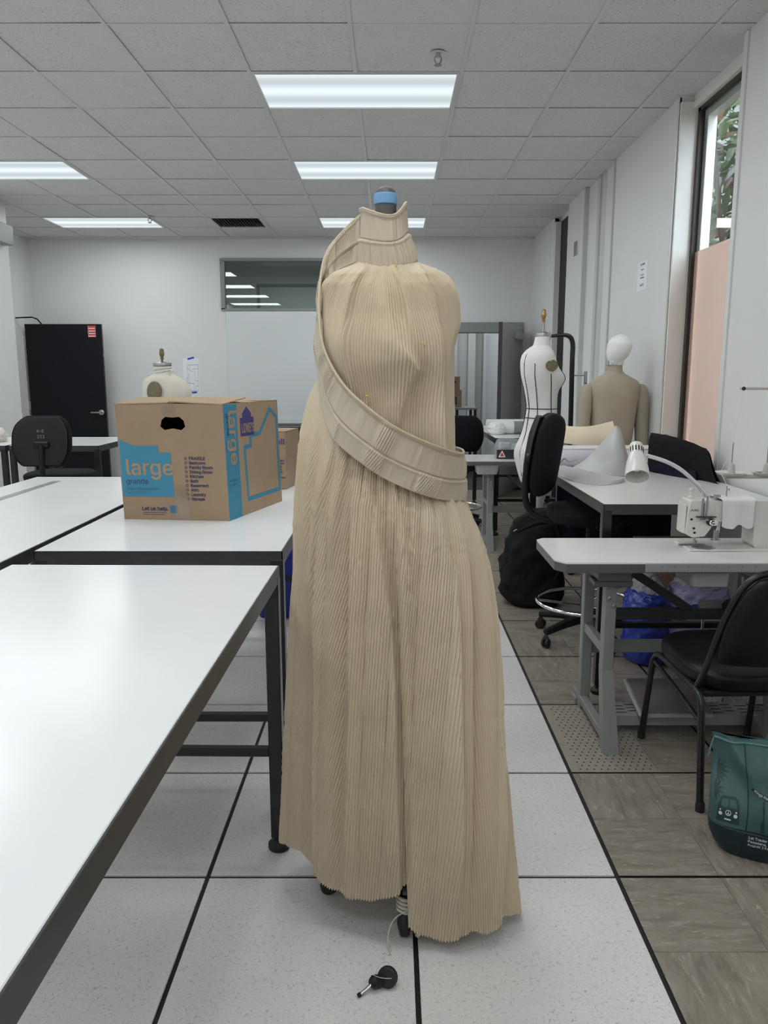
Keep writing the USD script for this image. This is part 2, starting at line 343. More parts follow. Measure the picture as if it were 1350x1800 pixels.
# ---- troffers: each one a frame, a lens and the tubes' light behind the lens
emit('lens_glow', (.86, .95, 1.0), 1.0)
M['lens_glow'] = usdkit.material(stage, '/World/Looks/lens_glow', {
    'tc': ('texture_coordinate', {}), 'sp': ('separate_xyz', {}), 'w': ('math', {'math_type': 'multiply', 'value2': 2 * math.pi / .30}), 'c': ('math', {'math_type': 'cosine'}),
    'mr': ('map_range', {'from_min': -1.0, 'from_max': 1.0, 'to_min': .72, 'to_max': 1.08}), 'e': ('emission', {'color': (.84, .93, .97)})},
    [('tc.object', 'sp.vector'), ('sp.y', 'w.value1'), ('w.value', 'c.value1'), ('c.value', 'mr.value'), ('mr.result', 'e.strength')], surface='e.emission')
for n, (lx, ly) in enumerate(lit):
    seen = ly > 4
    col = 'centre' if lx > -2 else 'left'
    where = {4.79: 'nearest, above the gown', 6.62: 'middle', 8.87: 'farthest, by the back wall'}.get(ly, 'behind the camera')
    if seen: lab = 'lit fluorescent ceiling panel, %s one of the %s row' % ({4.79: 'nearest', 6.62: 'middle' if col == 'centre' else 'nearer', 8.87: 'farthest'}[ly], col)
    else: lab = 'lit fluorescent ceiling panel, %s row, %s' % (col, {2.96: 'above the picture\'s top edge', 1.13: 'just overhead of the camera', -.70: 'first one behind the camera', -2.53: 'last one at the rear wall'}[ly])
    if ly == 4.79 and col == 'left': lab = 'lit fluorescent ceiling panel of the left row beyond the left picture edge'
    t = thing('ceiling_light', lab, 'ceiling light', (lx + .61, ly + .305, CEIL), group='ceiling lights' if seen else 'ceiling lights out of view, %s row' % col)
    fr = [box(-.605, .605, -.300, -.284, -.004, .012, .001), box(-.605, .605, .284, .300, -.004, .012, .001), box(-.605, -.585, -.284, .284, -.004, .012, .001), box(.585, .605, -.284, .284, -.004, .012, .001)]
    part(t, 'frame', fr, 'tee_white', smooth=False)
    part(t, 'housing', [box(-.60, .60, -.30, .30, .075, .08), box(-.605, .605, -.302, -.30, .012, .08), box(-.605, .605, .30, .302, .012, .08)], 'tee_white', smooth=False)
    part(t, 'lens', box(-.586, .586, -.285, .285, .004, .008), 'lens_glow', smooth=False)
    L = UsdLux.RectLight.Define(stage, str(t.GetPath()) + '/lamp'); L.CreateWidthAttr(1.14); L.CreateHeightAttr(.54); L.CreateIntensityAttr(LAMP_POWER); L.CreateColorAttr((.95, .985, 1.0)); L.AddTranslateOp().Set((0, 0, -.002))
    sh = UsdLux.ShapingAPI.Apply(L.GetPrim()); sh.CreateShapingConeAngleAttr(82.0)

# ---- back wall, transom, whiteboard
TX0, TX1, TZ0, TZ1 = -2.16, -.62, 2.325, 2.93
DX0, DX1, DZ = .72, 1.66, 2.03
def wall_y(x0, x1, y, z0, z1, th=.12): return box(x0, x1, y, y + th, z0, z1)
struct('wall_back', [wall_y(-4.9, TX0, YB, 0, 3.4), wall_y(TX0, TX1, YB, 0, TZ0), wall_y(TX0, TX1, YB, TZ1, 3.4), wall_y(TX1, DX0, YB, 0, 3.4), wall_y(DX0, DX1, YB, DZ, 3.4), wall_y(DX1, 2.2, YB, 0, 3.4)], 'wall_paint', smooth=False)
w1 = sthing('window_1', 'long grey-framed transom window high on the back wall')
part(w1, 'window_frame', [box(TX0 - .03, TX1 + .03, YB - .018, YB + .03, TZ1 - .005, TZ1 + .03), box(TX0 - .03, TX1 + .03, YB - .018, YB + .03, TZ0 - .02, TZ0 + .012), box(TX0 - .03, TX0 + .02, YB - .018, YB + .03, TZ0, TZ1), box(TX1 - .02, TX1 + .03, YB - .018, YB + .03, TZ0, TZ1)], 'grey_frame', smooth=False)
part(w1, 'pane', box(TX0, TX1, YB + .035, YB + .041, TZ0, TZ1), 'glass_dark', smooth=False)
part(w1, 'inner_frame', [box(-1.83, -1.79, YB + .60, YB + .64, TZ0 - .3, 2.70), box(-1.83, TX1 + .4, YB + .60, YB + .64, 2.67, 2.71)], 'grey_frame', smooth=False)
wb = thing('whiteboard', 'large glossy whiteboard on the back wall below the transom window', 'whiteboard', (0, YB, 0))
part(wb, 'board', box(-2.13, .62, -.012, -.001, .90, 2.30, .002), 'whiteboard', smooth=False)
part(wb, 'pen_tray', [box(-2.13, .62, -.07, -.012, .86, .872, .003), box(-2.13, .62, -.075, -.066, .86, .90, .003)], 'tray_white', smooth=False)
# ---- left: wall with its end, alcove with the door
struct('wall_left', [box(XL - .12, XL, Y0, 8.2, 0, 3.4)], 'wall_paint', smooth=False)
struct('wall_left', [box(XA - .12, XA, 8.0, 8.80, 0, 3.4), box(XA - .12, XA, 9.86, YB, 0, 3.4), box(XA - .12, XA, 8.80, 9.86, 2.14, 3.4), box(XA, XL - .12, 8.08, 8.2, 0, 3.4)], 'wall_paint', smooth=False)
struct('wall_left', [box(XA - 1.6, XA - 1.5, 7.6, YB + .1, 0, 3.4), box(XA - 1.6, XA - .12, 7.6, 7.7, 0, 3.4), box(XA - 1.6, XA - .12, YB, YB + .1, 0, 3.4), box(XA - 1.6, XA - .12, 7.6, YB, 2.9, 3.0), box(XA - 1.6, XA - .12, 7.6, YB, -.1, -.0)], 'wall_paint', smooth=False)
d1 = sthing('door_1', 'black flush door standing open by the left end of the back wall')
put(d1, (XA + .05, 9.88, 0))
part(d1, 'door_leaf', box(0, .955, -.022, .022, .01, 2.115, .002), 'door_black', smooth=False)
part(d1, 'door_frame', [box(-.19, -.065, -.16, -.03, 0, 2.139), box(-.06, -.02, -.30, -.024, 0, 2.14, .004), box(-.06, -.02, -1.10, -.024, 2.141, 2.20)], 'wall_trim', smooth=False)
part(d1, 'hinge', [box(-.02, .004, -.03, -.018, z, z + .10) for z in (.25, 1.06, 1.85)], 'steel', smooth=False)
h = part(d1, 'door_handle', [lathe([(.034, 0), (.034, .008), (.018, .012), (.016, .05), (.02, .06)], 20, (.895, -.022, 1.02), rx=90), tube([(.895, -.075, 1.02), (.85, -.078, 1.02), (.775, -.072, 1.018)], .010, 8)], 'steel', label='steel lever handle')
part(d1, 'closer_arm', [tube([(-.06, -.20, 2.175), (.18, -.19, 2.185), (.20, -.10, 2.17), (.23, -.03, 2.10)], .009, 6)], 'plastic_black')
part(d1, 'lock_plate', box(.951, .957, -.012, .012, 1.72, 1.75), 'steel', smooth=False)
st = part(d1, 'sticker', box(.79, .885, -.0235, -.022, 1.955, 2.095), 'label_red', smooth=False, label='small red and white safety sticker')
st_w = [box(.798, .877, -.0245, -.0235, 2.055 - .031 * k, 2.066 - .031 * k) for k in range(4)] + [box(.79 + .0, .792, -.0245, -.0235, 1.955, 2.095), box(.883, .885, -.0245, -.0235, 1.955, 2.095)]
for m_ in st_w: part(st, 'sticker_print', m_, 'label_white', smooth=False)
solo('wall_box', box(XL, XL + .10, 7.2, 8.12, 2.77, 2.96, .004), 'grey_frame', 'dark grey box high on the left wall at the picture edge', 'wall box', smooth=False)
# ---- rear of the room, behind the camera
struct('wall_rear', [box(-5.0, 2.3, Y0 - .12, Y0, 0, 3.4)], 'wall_paint', smooth=False)

# ---- right wall: piers, two tall windows, panels
W3a, W3b = .25, 1.15
def pier(y0, y1, x=XR, z0=0, z1=3.4): return box(x, 2.03, y0, y1, z0, z1)
struct('wall_right', [pier(Y0, W3a), pier(W3b, 4.28)], 'wall_paint', smooth=False)
struct('wall_right', [pier(5.19, 6.59), pier(6.59, 7.55, XR + .03), pier(7.55, 8.24), pier(8.90, YB)], 'wall_paint', smooth=False)
struct('wall_right', [box(1.90, 2.03, W3a, W3b, 0, .72), box(1.90, 2.03, 4.28, 5.19, 0, .72), box(1.90, 2.03, 8.24, 8.90, 0, .1), box(1.87, 2.03, W3a, W3b, 3.16, 3.4), box(1.90, 2.03, 4.28, 5.19, 3.16, 3.4), box(1.88, 2.03, 8.24, 8.90, 3.14, 3.4)], 'wall_paint', smooth=False)
struct('trim_1', [box(XR + .012, XR + .03, 7.08, 7.16, 0, CEIL), lathe([(.055, 0), (.055, CEIL)], 20, (XR + .06, 6.98, 0)), box(XR - .012, XR + .04, 6.57, 6.60, 0, CEIL), box(XR - .012, XR + .04, 7.53, 7.56, 0, CEIL)], 'column_paint')
struct('trim_2', [box(XR - .010, XR + .01, 5.19, 5.225, 0, CEIL), box(XR - .010, XR + .01, 4.235, 4.28, 0, CEIL), box(XR - .004, XR + .012, 3.70, 3.73, 0, CEIL), box(XR - .008, XR + .0, 3.58, 3.70, 0, CEIL, .003)], 'wall_trim', smooth=False)
struct('trim_3', [box(XR - .012, XR + .05, 8.90, 9.0, 0, CEIL, .004), box(XR - .012, XR + .05, 9.10, 9.16, 0, CEIL, .004)], 'wall_trim', smooth=False)
part(None, 'baseboard_right', [box(XR - .012, XR, 5.2, 8.2, 0, .10, .003), box(XR - .012, XR, 9.2, YB, 0, .10, .003)], 'rubber', smooth=False).SetCustomDataByKey('kind', 'structure')
part(None, 'baseboard_back', [box(-3.5, DX0 - .1, YB - .012, YB, 0, .10, .003)], 'grey_frame', smooth=False).SetCustomDataByKey('kind', 'structure')
M['film_pink'] = usdkit.material(stage, '/World/Looks/film_pink', {'d': ('diffuse_bsdf', {'color': (.62, .53, .48)}), 't': ('translucent_bsdf', {'color': (.90, .76, .68)}), 'm': ('mix_closure', {'fac': .72})},
    [('d.BSDF', 'm.closure1'), ('t.BSDF', 'm.closure2')], surface='m.closure')
mat('frame_white', (.80, .78, .74), .4, var=.06, vscale=9)
def tall_window(name, y0, y1, label, blackout=False):
    w = sthing(name, label)
    gx = 1.955
    part(w, 'window_jamb', [box(XR + .002, gx + .02, y1 - .022, y1, .72, 3.16, .002), box(XR + .002, gx + .02, y0, y0 + .022, .72, 3.16, .002)], 'frame_white', smooth=False)
    part(w, 'window_head', [box(1.895, gx + .02, y0, y1, 3.12, 3.16, .002)] + [lathe([(.004, 0), (.004, .002)], 8, (1.905, y0 + .08 + .1 * k, 3.118)) for k in range(8)], 'frame_white', smooth=False)
    part(w, 'window_sill', box(1.83, gx + .02, y0, y1, .70, .73, .003), 'frame_white', smooth=False)
    part(w, 'brown_post', [box(gx - .03, gx + .012, y1 - .062, y1 - .022, .72, 3.12), box(gx - .03, gx + .012, y0 + .022, y0 + .062, .72, 3.12), box(gx - .03, gx + .012, y0, y1, 3.095, 3.12)], 'brown_frame', smooth=False)
    part(w, 'outer_frame', [box(gx + .0, gx + .055, y1 - .115, y1 - .062, .72, 3.10), box(gx + .0, gx + .055, y0 + .062, y0 + .105, .72, 3.10), box(gx, gx + .055, y0, y1, 3.05, 3.10)], 'frame_white', smooth=False)
    part(w, 'pane', box(gx - .004, gx, y0 + .06, y1 - .06, 2.25, 3.10), 'glass', smooth=False)
    part(w, 'film_pane', box(gx - .008, gx - .001, y0 + .06, y1 - .06, .72, 2.25), 'film_pink', smooth=False, label='lower pane covered with pale pink frosted film')
    return w
tall_window('window_2', 4.28, 5.19, 'tall window with clear upper pane and pink frosted lower pane')
tall_window('window_4', W3a, W3b, 'tall window with pink frosted lower pane beyond the right picture edge')
w3 = sthing('window_3', 'narrow blacked-out window near the far end of the right wall')
part(w3, 'black_panel', box(1.87, 1.90, 8.24, 8.90, .1, 3.14), 'black_void', smooth=False)
part(w3, 'window_frame', [box(XR - .004, 1.90, 8.84, 8.90, .1, 3.14), box(XR + .002, 1.90, 8.24, 8.27, .1, 3.14)], 'wall_trim', smooth=False)
# door at the right end of the back wall, swung into the room
d2 = sthing('door_2', 'grey door swung open at the right end of the back wall')
part(d2, 'door_frame', [box(DX0 - .10, DX1 + .06, YB - .03, YB + .13, DZ, DZ + .13, .004), box(DX0 - .10, DX0, YB - .03, YB + .13, 0, DZ), box(DX1, DX1 + .05, YB - .03, YB + .13, 0, DZ)], 'grey_frame', smooth=False)
ang = 180 + 66
leaf = mv(box(0, .93, -.022, .022, .01, 2.10, .002), (DX1 + .02, YB - .05, 0), rz=ang)
part(d2, 'door_leaf', leaf, 'door_grey', smooth=False)
part(d2, 'door_edge', mv(box(.925, .936, -.0225, .0225, .01, 2.105), (DX1 + .02, YB - .05, 0), rz=ang), 'brown_frame', smooth=False)
part(d2, 'door_closer', [mv(box(.10, .38, .022, .08, 1.93, 2.02, .004), (DX1 + .02, YB - .05, 0), rz=ang)], 'door_grey', smooth=False)
part(d2, 'hinge', [mv(box(.0, .03, .02, .034, z, z + .12), (DX1 + .02, YB - .05, 0), rz=ang) for z in (.3, 1.0, 1.75)], 'steel', smooth=False)
# the room beyond that door and beyond the transom
struct('wall_beyond', [box(-3.2, 2.3, 13.4, 13.5, 0, 3.4), box(-3.2, -3.1, YB + .12, 13.4, 0, 3.4), box(2.2, 2.3, YB, 13.4, 0, 3.4)], 'wall_paint', smooth=False)
struct('trim_4', [box(1.00, 1.12, 13.2, 13.4, 0, 3.2), box(1.30, 1.42, 13.15, 13.4, 0, 3.2), box(1.55, 1.60, 13.1, 13.4, 0, 3.2)], 'column_paint', smooth=False)
for nm, X, Y, s in (('lamp_corridor', -1.4, 12.0, 1.1), ('lamp_side_room', -5.4, 9.0, .5)):
    L = UsdLux.RectLight.Define(stage, '/World/' + nm); L.CreateWidthAttr(1.2); L.CreateHeightAttr(.6); L.CreateIntensityAttr(LAMP_POWER * s); L.CreateColorAttr((.92, .97, 1)); L.AddTranslateOp().Set((X, Y, 3.15 if X > -3 else 2.85))
RL = UsdLux.RectLight.Define(stage, '/World/lamp_beyond'); RL.CreateWidthAttr(1.2); RL.CreateHeightAttr(.6); RL.CreateIntensityAttr(LAMP_POWER * 1.1); RL.CreateColorAttr((.92, .97, 1)); RL.AddTranslateOp().Set((1.0, 12.0, 3.15))
# ================================================================ THE GOWN AND ITS STAND
def cloth_mat(name, col, lo):
    M[name] = usdkit.material(stage, '/World/Looks/' + name, {
        'tc': ('texture_coordinate', {}), 'n': ('noise_texture', {'scale': 7.0, 'detail': 4.0}), 'r': ('rgb_ramp', {'ramp': [(.3, lo), (.7, col)]}),
        'bn': ('noise_texture', {'scale': 900.0, 'detail': 1.0}), 'b': ('bump', {'strength': .12, 'distance': .0006}),
        'p': ('principled_bsdf', {'roughness': .5, 'specular_ior_level': .35, 'sheen_weight': .12, 'sheen_roughness': .4, 'sheen_tint': (1, .93, .8)}), 't': ('translucent_bsdf', {'color': col}), 'm': ('mix_closure', {'fac': .06})},
        [('tc.object', 'n.vector'), ('tc.object', 'bn.vector'), ('n.fac', 'r.fac'), ('bn.fac', 'b.height'), ('b.normal', 'p.normal'), ('r.color', 'p.base_color'), ('p.BSDF', 'm.closure1'), ('t.BSDF', 'm.closure2')], surface='m.closure')
cloth_mat('gown_cloth', (.635, .53, .38), (.595, .495, .35))
cloth_mat('sash_cloth', (.565, .485, .37), (.53, .455, .345))
mat('post_grey', (.10, .10, .095), .55)
mat('tape_pale_blue', (.18, .38, .62), .7, bump=.3, bscale=300)
mat('pin_yellow', (.75, .55, .05), .3)
mat('string', (.62, .57, .48), .85)

def P1(xs, ys): return PchipInterpolator(xs, ys, extrapolate=True)
# outline of the whole figure on its middle plane, as rows of the picture: (row, left, right, middle distance, half depth, tilt)
OUT = np.array([
    (452, 638, 722, 2.075, .050, 0), (462, 626, 738, 2.073, .058, 0), (472, 602, 766, 2.07, .078, 0), (484, 582, 783, 2.07, .102, 0), (500, 569, 796, 2.065, .116, 0), (520, 565, 803, 2.065, .126, 0), (540, 563, 806, 2.065, .132, 0),
    (600, 560, 807, 2.06, .148, 0), (640, 561, 807, 2.06, .152, 0), (700, 552, 807, 2.06, .155, 0), (770, 540, 808, 2.05, .160, .0), (830, 534, 810, 2.05, .165, .0), (880, 530, 812, 2.045, .170, .005), (940, 526, 824, 2.04, .178, .01),
    (1000, 522, 832, 2.035, .185, .015), (1100, 516, 845, 2.03, .196, .02), (1200, 509, 856, 2.025, .205, .03), (1300, 504, 866, 2.015, .212, .04), (1400, 498, 876, 2.005, .215, .05), (1500, 492, 885, 1.985, .20, .06), (1600, 487, 896, 1.962, .168, .065), (1660, 486, 900, 1.955, .155, .065)])
O = [P1(OUT[:, 0], OUT[:, k]) for k in range(1, 6)]
def torso_bumps(px, py):
    """bust and drape of the bodice, metres towards the viewer"""
    b = .036 * np.exp(-((px - 702) / 46) ** 2 - np.where(py < 630, ((py - 630) / 62) ** 2, ((py - 630) / 34) ** 2))
    b += .018 * np.exp(-((px - 622) / 40) ** 2 - np.where(py < 620, ((py - 620) / 66) ** 2, ((py - 620) / 50) ** 2))
    e = px - np.interp(py, [480, 540, 600, 650, 690, 760], [672, 682, 694, 722, 708, 692])      # the long drape that ends under the bust
    b += .020 * np.where(e < 0, np.exp(-(e / 24) ** 2), np.exp(-(e / 8) ** 2)) * np.clip((py - 480) / 60, 0, 1) * np.clip((770 - py) / 60, 0, 1)
    e = px - np.interp(py, [455, 520, 600, 700, 860], [728, 752, 762, 766, 770])
    b += .024 * np.where(e < 0, np.exp(-(e / 18) ** 2), np.exp(-(e / 6) ** 2))
    e = px - np.interp(py, [465, 500, 560, 640, 760], [648, 626, 616, 618, 622])
    b += .020 * np.where(e < 0, np.exp(-(e / 20) ** 2), np.exp(-(e / 5) ** 2)) * np.clip((720 - py) / 120, 0, 1)
    e = px - np.interp(py, [470, 500, 560, 650, 800], [690, 704, 716, 736, 742])
    b += .018 * np.where(e < 0, np.exp(-(e / 5) ** 2), np.exp(-(e / 14) ** 2)) * np.clip((640 - py) / 80, 0, 1)
    return b
def surface(phi, py, off=0.0):
    """points of the figure's body at angle phi (0 = front, +-90 = its sides) on picture rows py"""
    l, r, Dc, hd, tl = (f(py) for f in O)
    s, c = np.sin(phi), np.cos(phi)
    px = (l + r) / 2 + (r - l) / 2 * s
    Yb = Dc - hd * c - tl * s
    z = ray_z(py, np.minimum(Yb, Dc - tl * s))
    scale = depth(Dc, ray_z(py, Dc)) / F
    X = (px - CX) * scale * (1 - .5 * (1 - depth(Yb, z) / depth(Dc, z)) * (c > 0))
    hw = (r - l) / 2 * scale
    nx, ny = s * hd, -c * hw
    n = np.sqrt(nx * nx + ny * ny) + 1e-9
    return np.stack([X + off * nx / n, Yb + off * ny / n, z], -1), px
def bodyD(px, py):
    l, r, Dc, hd, tl = (f(py) for f in O)
    u = np.clip((px - (l + r) / 2) / ((r - l) / 2), -1, 1)
    return Dc - hd * np.sqrt(np.maximum(0, 1 - u * u)) - tl * u
def ridge(ph): return np.abs(np.sin(np.pi * ph)) ** .8
def crinkle(px, py, k, seed):
    q = np.stack([px / k, py / k, np.zeros_like(px)], -1)
    return meshkit.fbm(q, 3, seed) - .5

gown = thing('gown', 'floor-length beige finely pleated gown with high collar and diagonal sash, pinned on a dress stand', 'gown')
# ---- bodice: pleats fan out from the collar
GY = [450, 470, 500, 540, 600, 660, 740, 880]
GX = np.array([
    [620, 596, 566, 558, 556, 556, 556, 556], [630, 622, 590, 574, 570, 572, 578, 586], [638, 634, 612, 600, 594, 596, 602, 612], [650, 648, 634, 626, 620, 622, 628, 634], [664, 663, 658, 654, 650, 652, 656, 660],
    [678, 679, 680, 682, 684, 682, 682, 684], [692, 694, 702, 710, 716, 716, 712, 712], [704, 708, 724, 736, 746, 748, 744, 744], [714, 722, 744, 760, 772, 774, 772, 774], [722, 736, 764, 782, 790, 792, 794, 798], [729, 758, 786, 800, 806, 808, 810, 814], [736, 782, 806, 812, 816, 818, 820, 824]], float)
GN = np.arange(12) * 6.6
guide = [P1(GY, g) for g in GX]
def fan_phase(px, py):
    out = np.zeros_like(px)
    for i in range(px.shape[0]):
        g = np.array([f(py[i, 0]) for f in guide])
        e = np.interp(px[i], g, GN)
        e = np.where(px[i] < g[0], GN[0] + (px[i] - g[0]) / 4.3, np.where(px[i] > g[-1], GN[-1] + (px[i] - g[-1]) / 4.3, e)); out[i] = e
    return out
ph_f = np.radians(np.concatenate([np.linspace(-250, -100, 50)[:-1], np.linspace(-100, 100, 860), np.linspace(100, 110, 5)[1:]]))
py_r = np.concatenate([np.linspace(452, 505, 70)[:-1], np.linspace(505, 905, 190)])
PHI, PY_ = np.meshgrid(ph_f, py_r)
base, px = surface(PHI, PY_)
phase = fan_phase(px, PY_)
per = 1 / np.maximum(1e-6, np.abs(np.gradient(phase, axis=1)) / np.maximum(1e-6, np.linalg.norm(np.gradient(base, axis=1), axis=2)))      # metres per pleat
side = np.clip((px - np.interp(PY_, [560, 640, 760, 800], [799, 785, 783, 800])) / 5, 0, 1) * np.clip((PY_ - 570) / 40, 0, 1)
amp = np.minimum(.0052, .6 * per) * np.clip((np.cos(PHI) + .15) * 3, .25, 1) * (1 - .9 * side)
off = torso_bumps(px, PY_) + amp * ridge(phase) + .003 * crinkle(px, PY_, 40, 3) + .004 * crinkle(px, PY_, 7, 8) * np.exp(-((PY_ - 628) / 40) ** 2) * np.clip(crinkle(px, PY_, 50, 6) * 8, 0, 1) - .012 * side
off += .0035 * np.sin(2 * np.pi * phase / 6.1 + 1.5 * np.sin(px / 31)) * np.exp(-(PY_ - 462) / 70)
off *= np.clip((PY_ - 460) / 22, .04, 1)
under = np.clip((PY_ - np.interp(px, [560, 579, 606, 646, 696, 750, 789, 811], [580, 632, 677, 716, 752, 778, 793, 797]) - 12) / 26, 0, 1)
off = off * (1 - .8 * under) - .030 * under            # tucked in behind the sash
V, _ = surface(PHI, PY_, off)
part(gown, 'bodice', grid(V), 'gown_cloth', smooth=True)

# ---- collar: two gathered tiers standing around the neck
def collar_pt(a, v, off=0.0):
    """a: angle, 0 = front; v: 0 at the top edge, 1 at the neck seam"""
    s, c = np.sin(a), np.cos(a)
    lx = np.interp(v, [0, .45, .55, 1], [634, 633, 630, 630]); rx = np.interp(v, [0, .45, .55, .8, 1], [714, 718, 721, 730, 735])
    top = 366 + 12 * np.maximum(0, np.cos((a - .15) * 1.35)) - 10 * np.exp(-((a - 1.15) / .45) ** 2) + 2 * np.sin(3 * a)
    bot = 465 + 7 * c - 4 * s
    py = top + (bot - top) * v
    hd = np.interp(v, [0, 1], [.056, .074]); Dc = 2.075
    px = (lx + rx) / 2 + (rx - lx) / 2 * s
    Y = Dc - hd * c
    z = ray_z(py, np.minimum(Y, Dc)); sc = depth(Dc, ray_z(py, Dc)) / F
    return np.stack([(px - CX) * sc + off * s, Y - off * c, z], -1), px, py
A, Vv = np.meshgrid(np.radians(np.linspace(-180, 180, 420)), np.linspace(0, 1, 90))
_, px, py = collar_pt(A, Vv)
rad = A * 9.5
gather = np.clip(.35 + .9 * np.sin(A + .2), .12, 1)
up = Vv < .5
k1 = meshkit.fbm(np.stack([rad * .9, np.zeros_like(rad), np.zeros_like(rad)], -1), 3, 4) - .5
k2 = meshkit.fbm(np.stack([rad * 1.8, Vv * 1.2, np.zeros_like(rad)], -1), 3, 9) - .5
o = np.where(up, .0055 * k1 * np.sin(np.pi * np.clip(Vv / .5, 0, 1)) ** .5, (.008 * k2 + .0026 * gather * ridge(rad / 1.05 + .6 * Vv)) * np.sin(np.pi * np.clip((Vv - .5) / .5, .04, .96)) ** .6)
o += .0045 * np.exp(-((Vv - .03) / .03) ** 2) - .004 * np.exp(-((Vv - .5) / .012) ** 2) + .003 * np.exp(-((Vv - .54) / .03) ** 2) - .003 * np.exp(-((Vv - .985) / .02) ** 2)
V, _, _ = collar_pt(A, Vv, o)
part(gown, 'collar', solid(V, .004), 'sash_cloth', smooth=True)
V0, _, _ = collar_pt(np.radians(np.linspace(-180, 180, 60)), np.full(60, .0), .002)
part(gown, 'collar_piping', tube(V0, .0032, 8, closed=True), 'gown_cloth', smooth=True)

# ---- sash: one wide band from the back of the collar over the left shoulder and across the hips
SP = [(634, 377, 2.105), (612, 396, 2.125), (590, 420, 2.125), (576, 442, 2.105), (567, 478, 2.065), (563, 530, 2.01), (566, 588, 1.965), (579, 632, 1.93), (606, 677, 1.893), (646, 716, 1.868), (696, 752, 1.862), (750, 778, 1.88), (789, 793, 1.93), (811, 797, 2.02), (809, 790, 2.10), (780, 784, 2.20), (700, 770, 2.25)]
SQ = [(631, 461, 2.10), (610, 468, 2.105), (592, 478, 2.095), (577, 492, 2.08), (563, 512, 2.085), (557, 562, 2.075), (555, 625, 2.035), (561, 690, 1.975), (578, 758, 1.915), (617, 801, 1.875), (668, 837, 1.858), (720, 862, 1.862), (772, 878, 1.90), (814, 880, 2.01), (814, 874, 2.12), (790, 868, 2.215), (710, 850, 2.25)]
t = np.linspace(0, 1, len(SP))
W = lambda L: CubicSpline(t, np.array([ray(*q) for q in L]))
cP, cQ = W(SP), W(SQ)
U = np.linspace(0, 1, 1300); Vs = np.linspace(0, 1, 64)
Pp, Qq = cP(U), cQ(U)
S = Pp[None] * (1 - Vs[:, None, None]) + Qq[None] * Vs[:, None, None]
du = np.gradient(S, axis=1); dv = np.gradient(S, axis=0); nrm = np.cross(du, dv); nrm /= np.linalg.norm(nrm, axis=2)[..., None]
if nrm[20, 560, 1] > 0: nrm = -nrm
arc = np.concatenate([[0], np.cumsum(np.linalg.norm(np.diff((Pp + Qq) / 2, axis=0), axis=1))])
A_, V_ = np.meshgrid(arc, Vs)
seam = .55 + .04 * np.sin(A_ * 3)
lo = V_ > seam
f1 = meshkit.fbm(np.stack([A_ * 26, np.zeros_like(A_), np.zeros_like(A_)], -1), 3, 21)
f2 = meshkit.fbm(np.stack([A_ * 30 + 40, np.zeros_like(A_), np.zeros_like(A_)], -1), 3, 33)
patch1 = np.clip((f1 - .53) * 8, .03, 1); patch2 = np.clip((f2 - .49) * 7, .07, 1)
q1 = V_ / seam; q2 = np.clip((V_ - seam) / (1 - seam), 0, 1)
hgt = np.where(lo, (patch2 * .0038 * ridge((A_ + .02 * q2) / .0066) + .012 * (f2 - .5)) * np.sin(np.pi * np.clip(q2, .03, .97)) ** .5,
               (patch1 * .0038 * ridge((A_ + .012 * q1) / .0068) + .012 * (f1 - .5)) * np.sin(np.pi * np.clip(q1, .06, .97)) ** .5)
hgt += .0045 * np.exp(-((V_ - .03) / .022) ** 2) - .003 * np.exp(-((V_ - .075) / .012) ** 2) - .0045 * np.exp(-((V_ - seam) / .012) ** 2) + .002 * np.exp(-((V_ - seam - .05) / .03) ** 2)
hgt += .004 * np.sin(np.pi * V_)
part(gown, 'sash', solid(S + nrm * hgt[..., None], -.004 if False else .0035), 'sash_cloth', smooth=True)
part(gown, 'sash_piping', tube((Pp + nrm[0] * .003)[::6], .0034, 8), 'gown_cloth', smooth=True)

# ---- skirt: an under panel on the left and an over panel on the right, pleats on the bias
QX = P1([540, 556, 560, 566, 580, 600, 620, 670, 720, 770, 812, 830], [560, 612, 660, 712, 762, 786, 803, 838, 862, 877, 880, 881])
def top_row(phi):
    rows = np.linspace(590, 900, 500); PHI, R = np.meshgrid(phi, rows); l, r = O[0](R), O[1](R)
    x = (l + r) / 2 + (r - l) / 2 * np.sin(PHI); ok = R >= QX(np.clip(x, 540, 830)) - 14
    y = rows[np.argmax(ok, axis=0)]
    return np.where(np.cos(phi) > 0, y, np.where(np.sin(phi) < 0, np.minimum(y, 700), 845))
HL = P1([480, 489, 500, 515, 535, 555, 572, 600, 630, 655, 690, 718, 760], [1470, 1475, 1482, 1487, 1497, 1515, 1540, 1562, 1574, 1577, 1566, 1551, 1530])
HR = P1([700, 718, 735, 765, 800, 820, 836, 850, 857, 862, 896, 910], [1618, 1622, 1632, 1641, 1632, 1626, 1631, 1622, 1612, 1604, 1602, 1602])
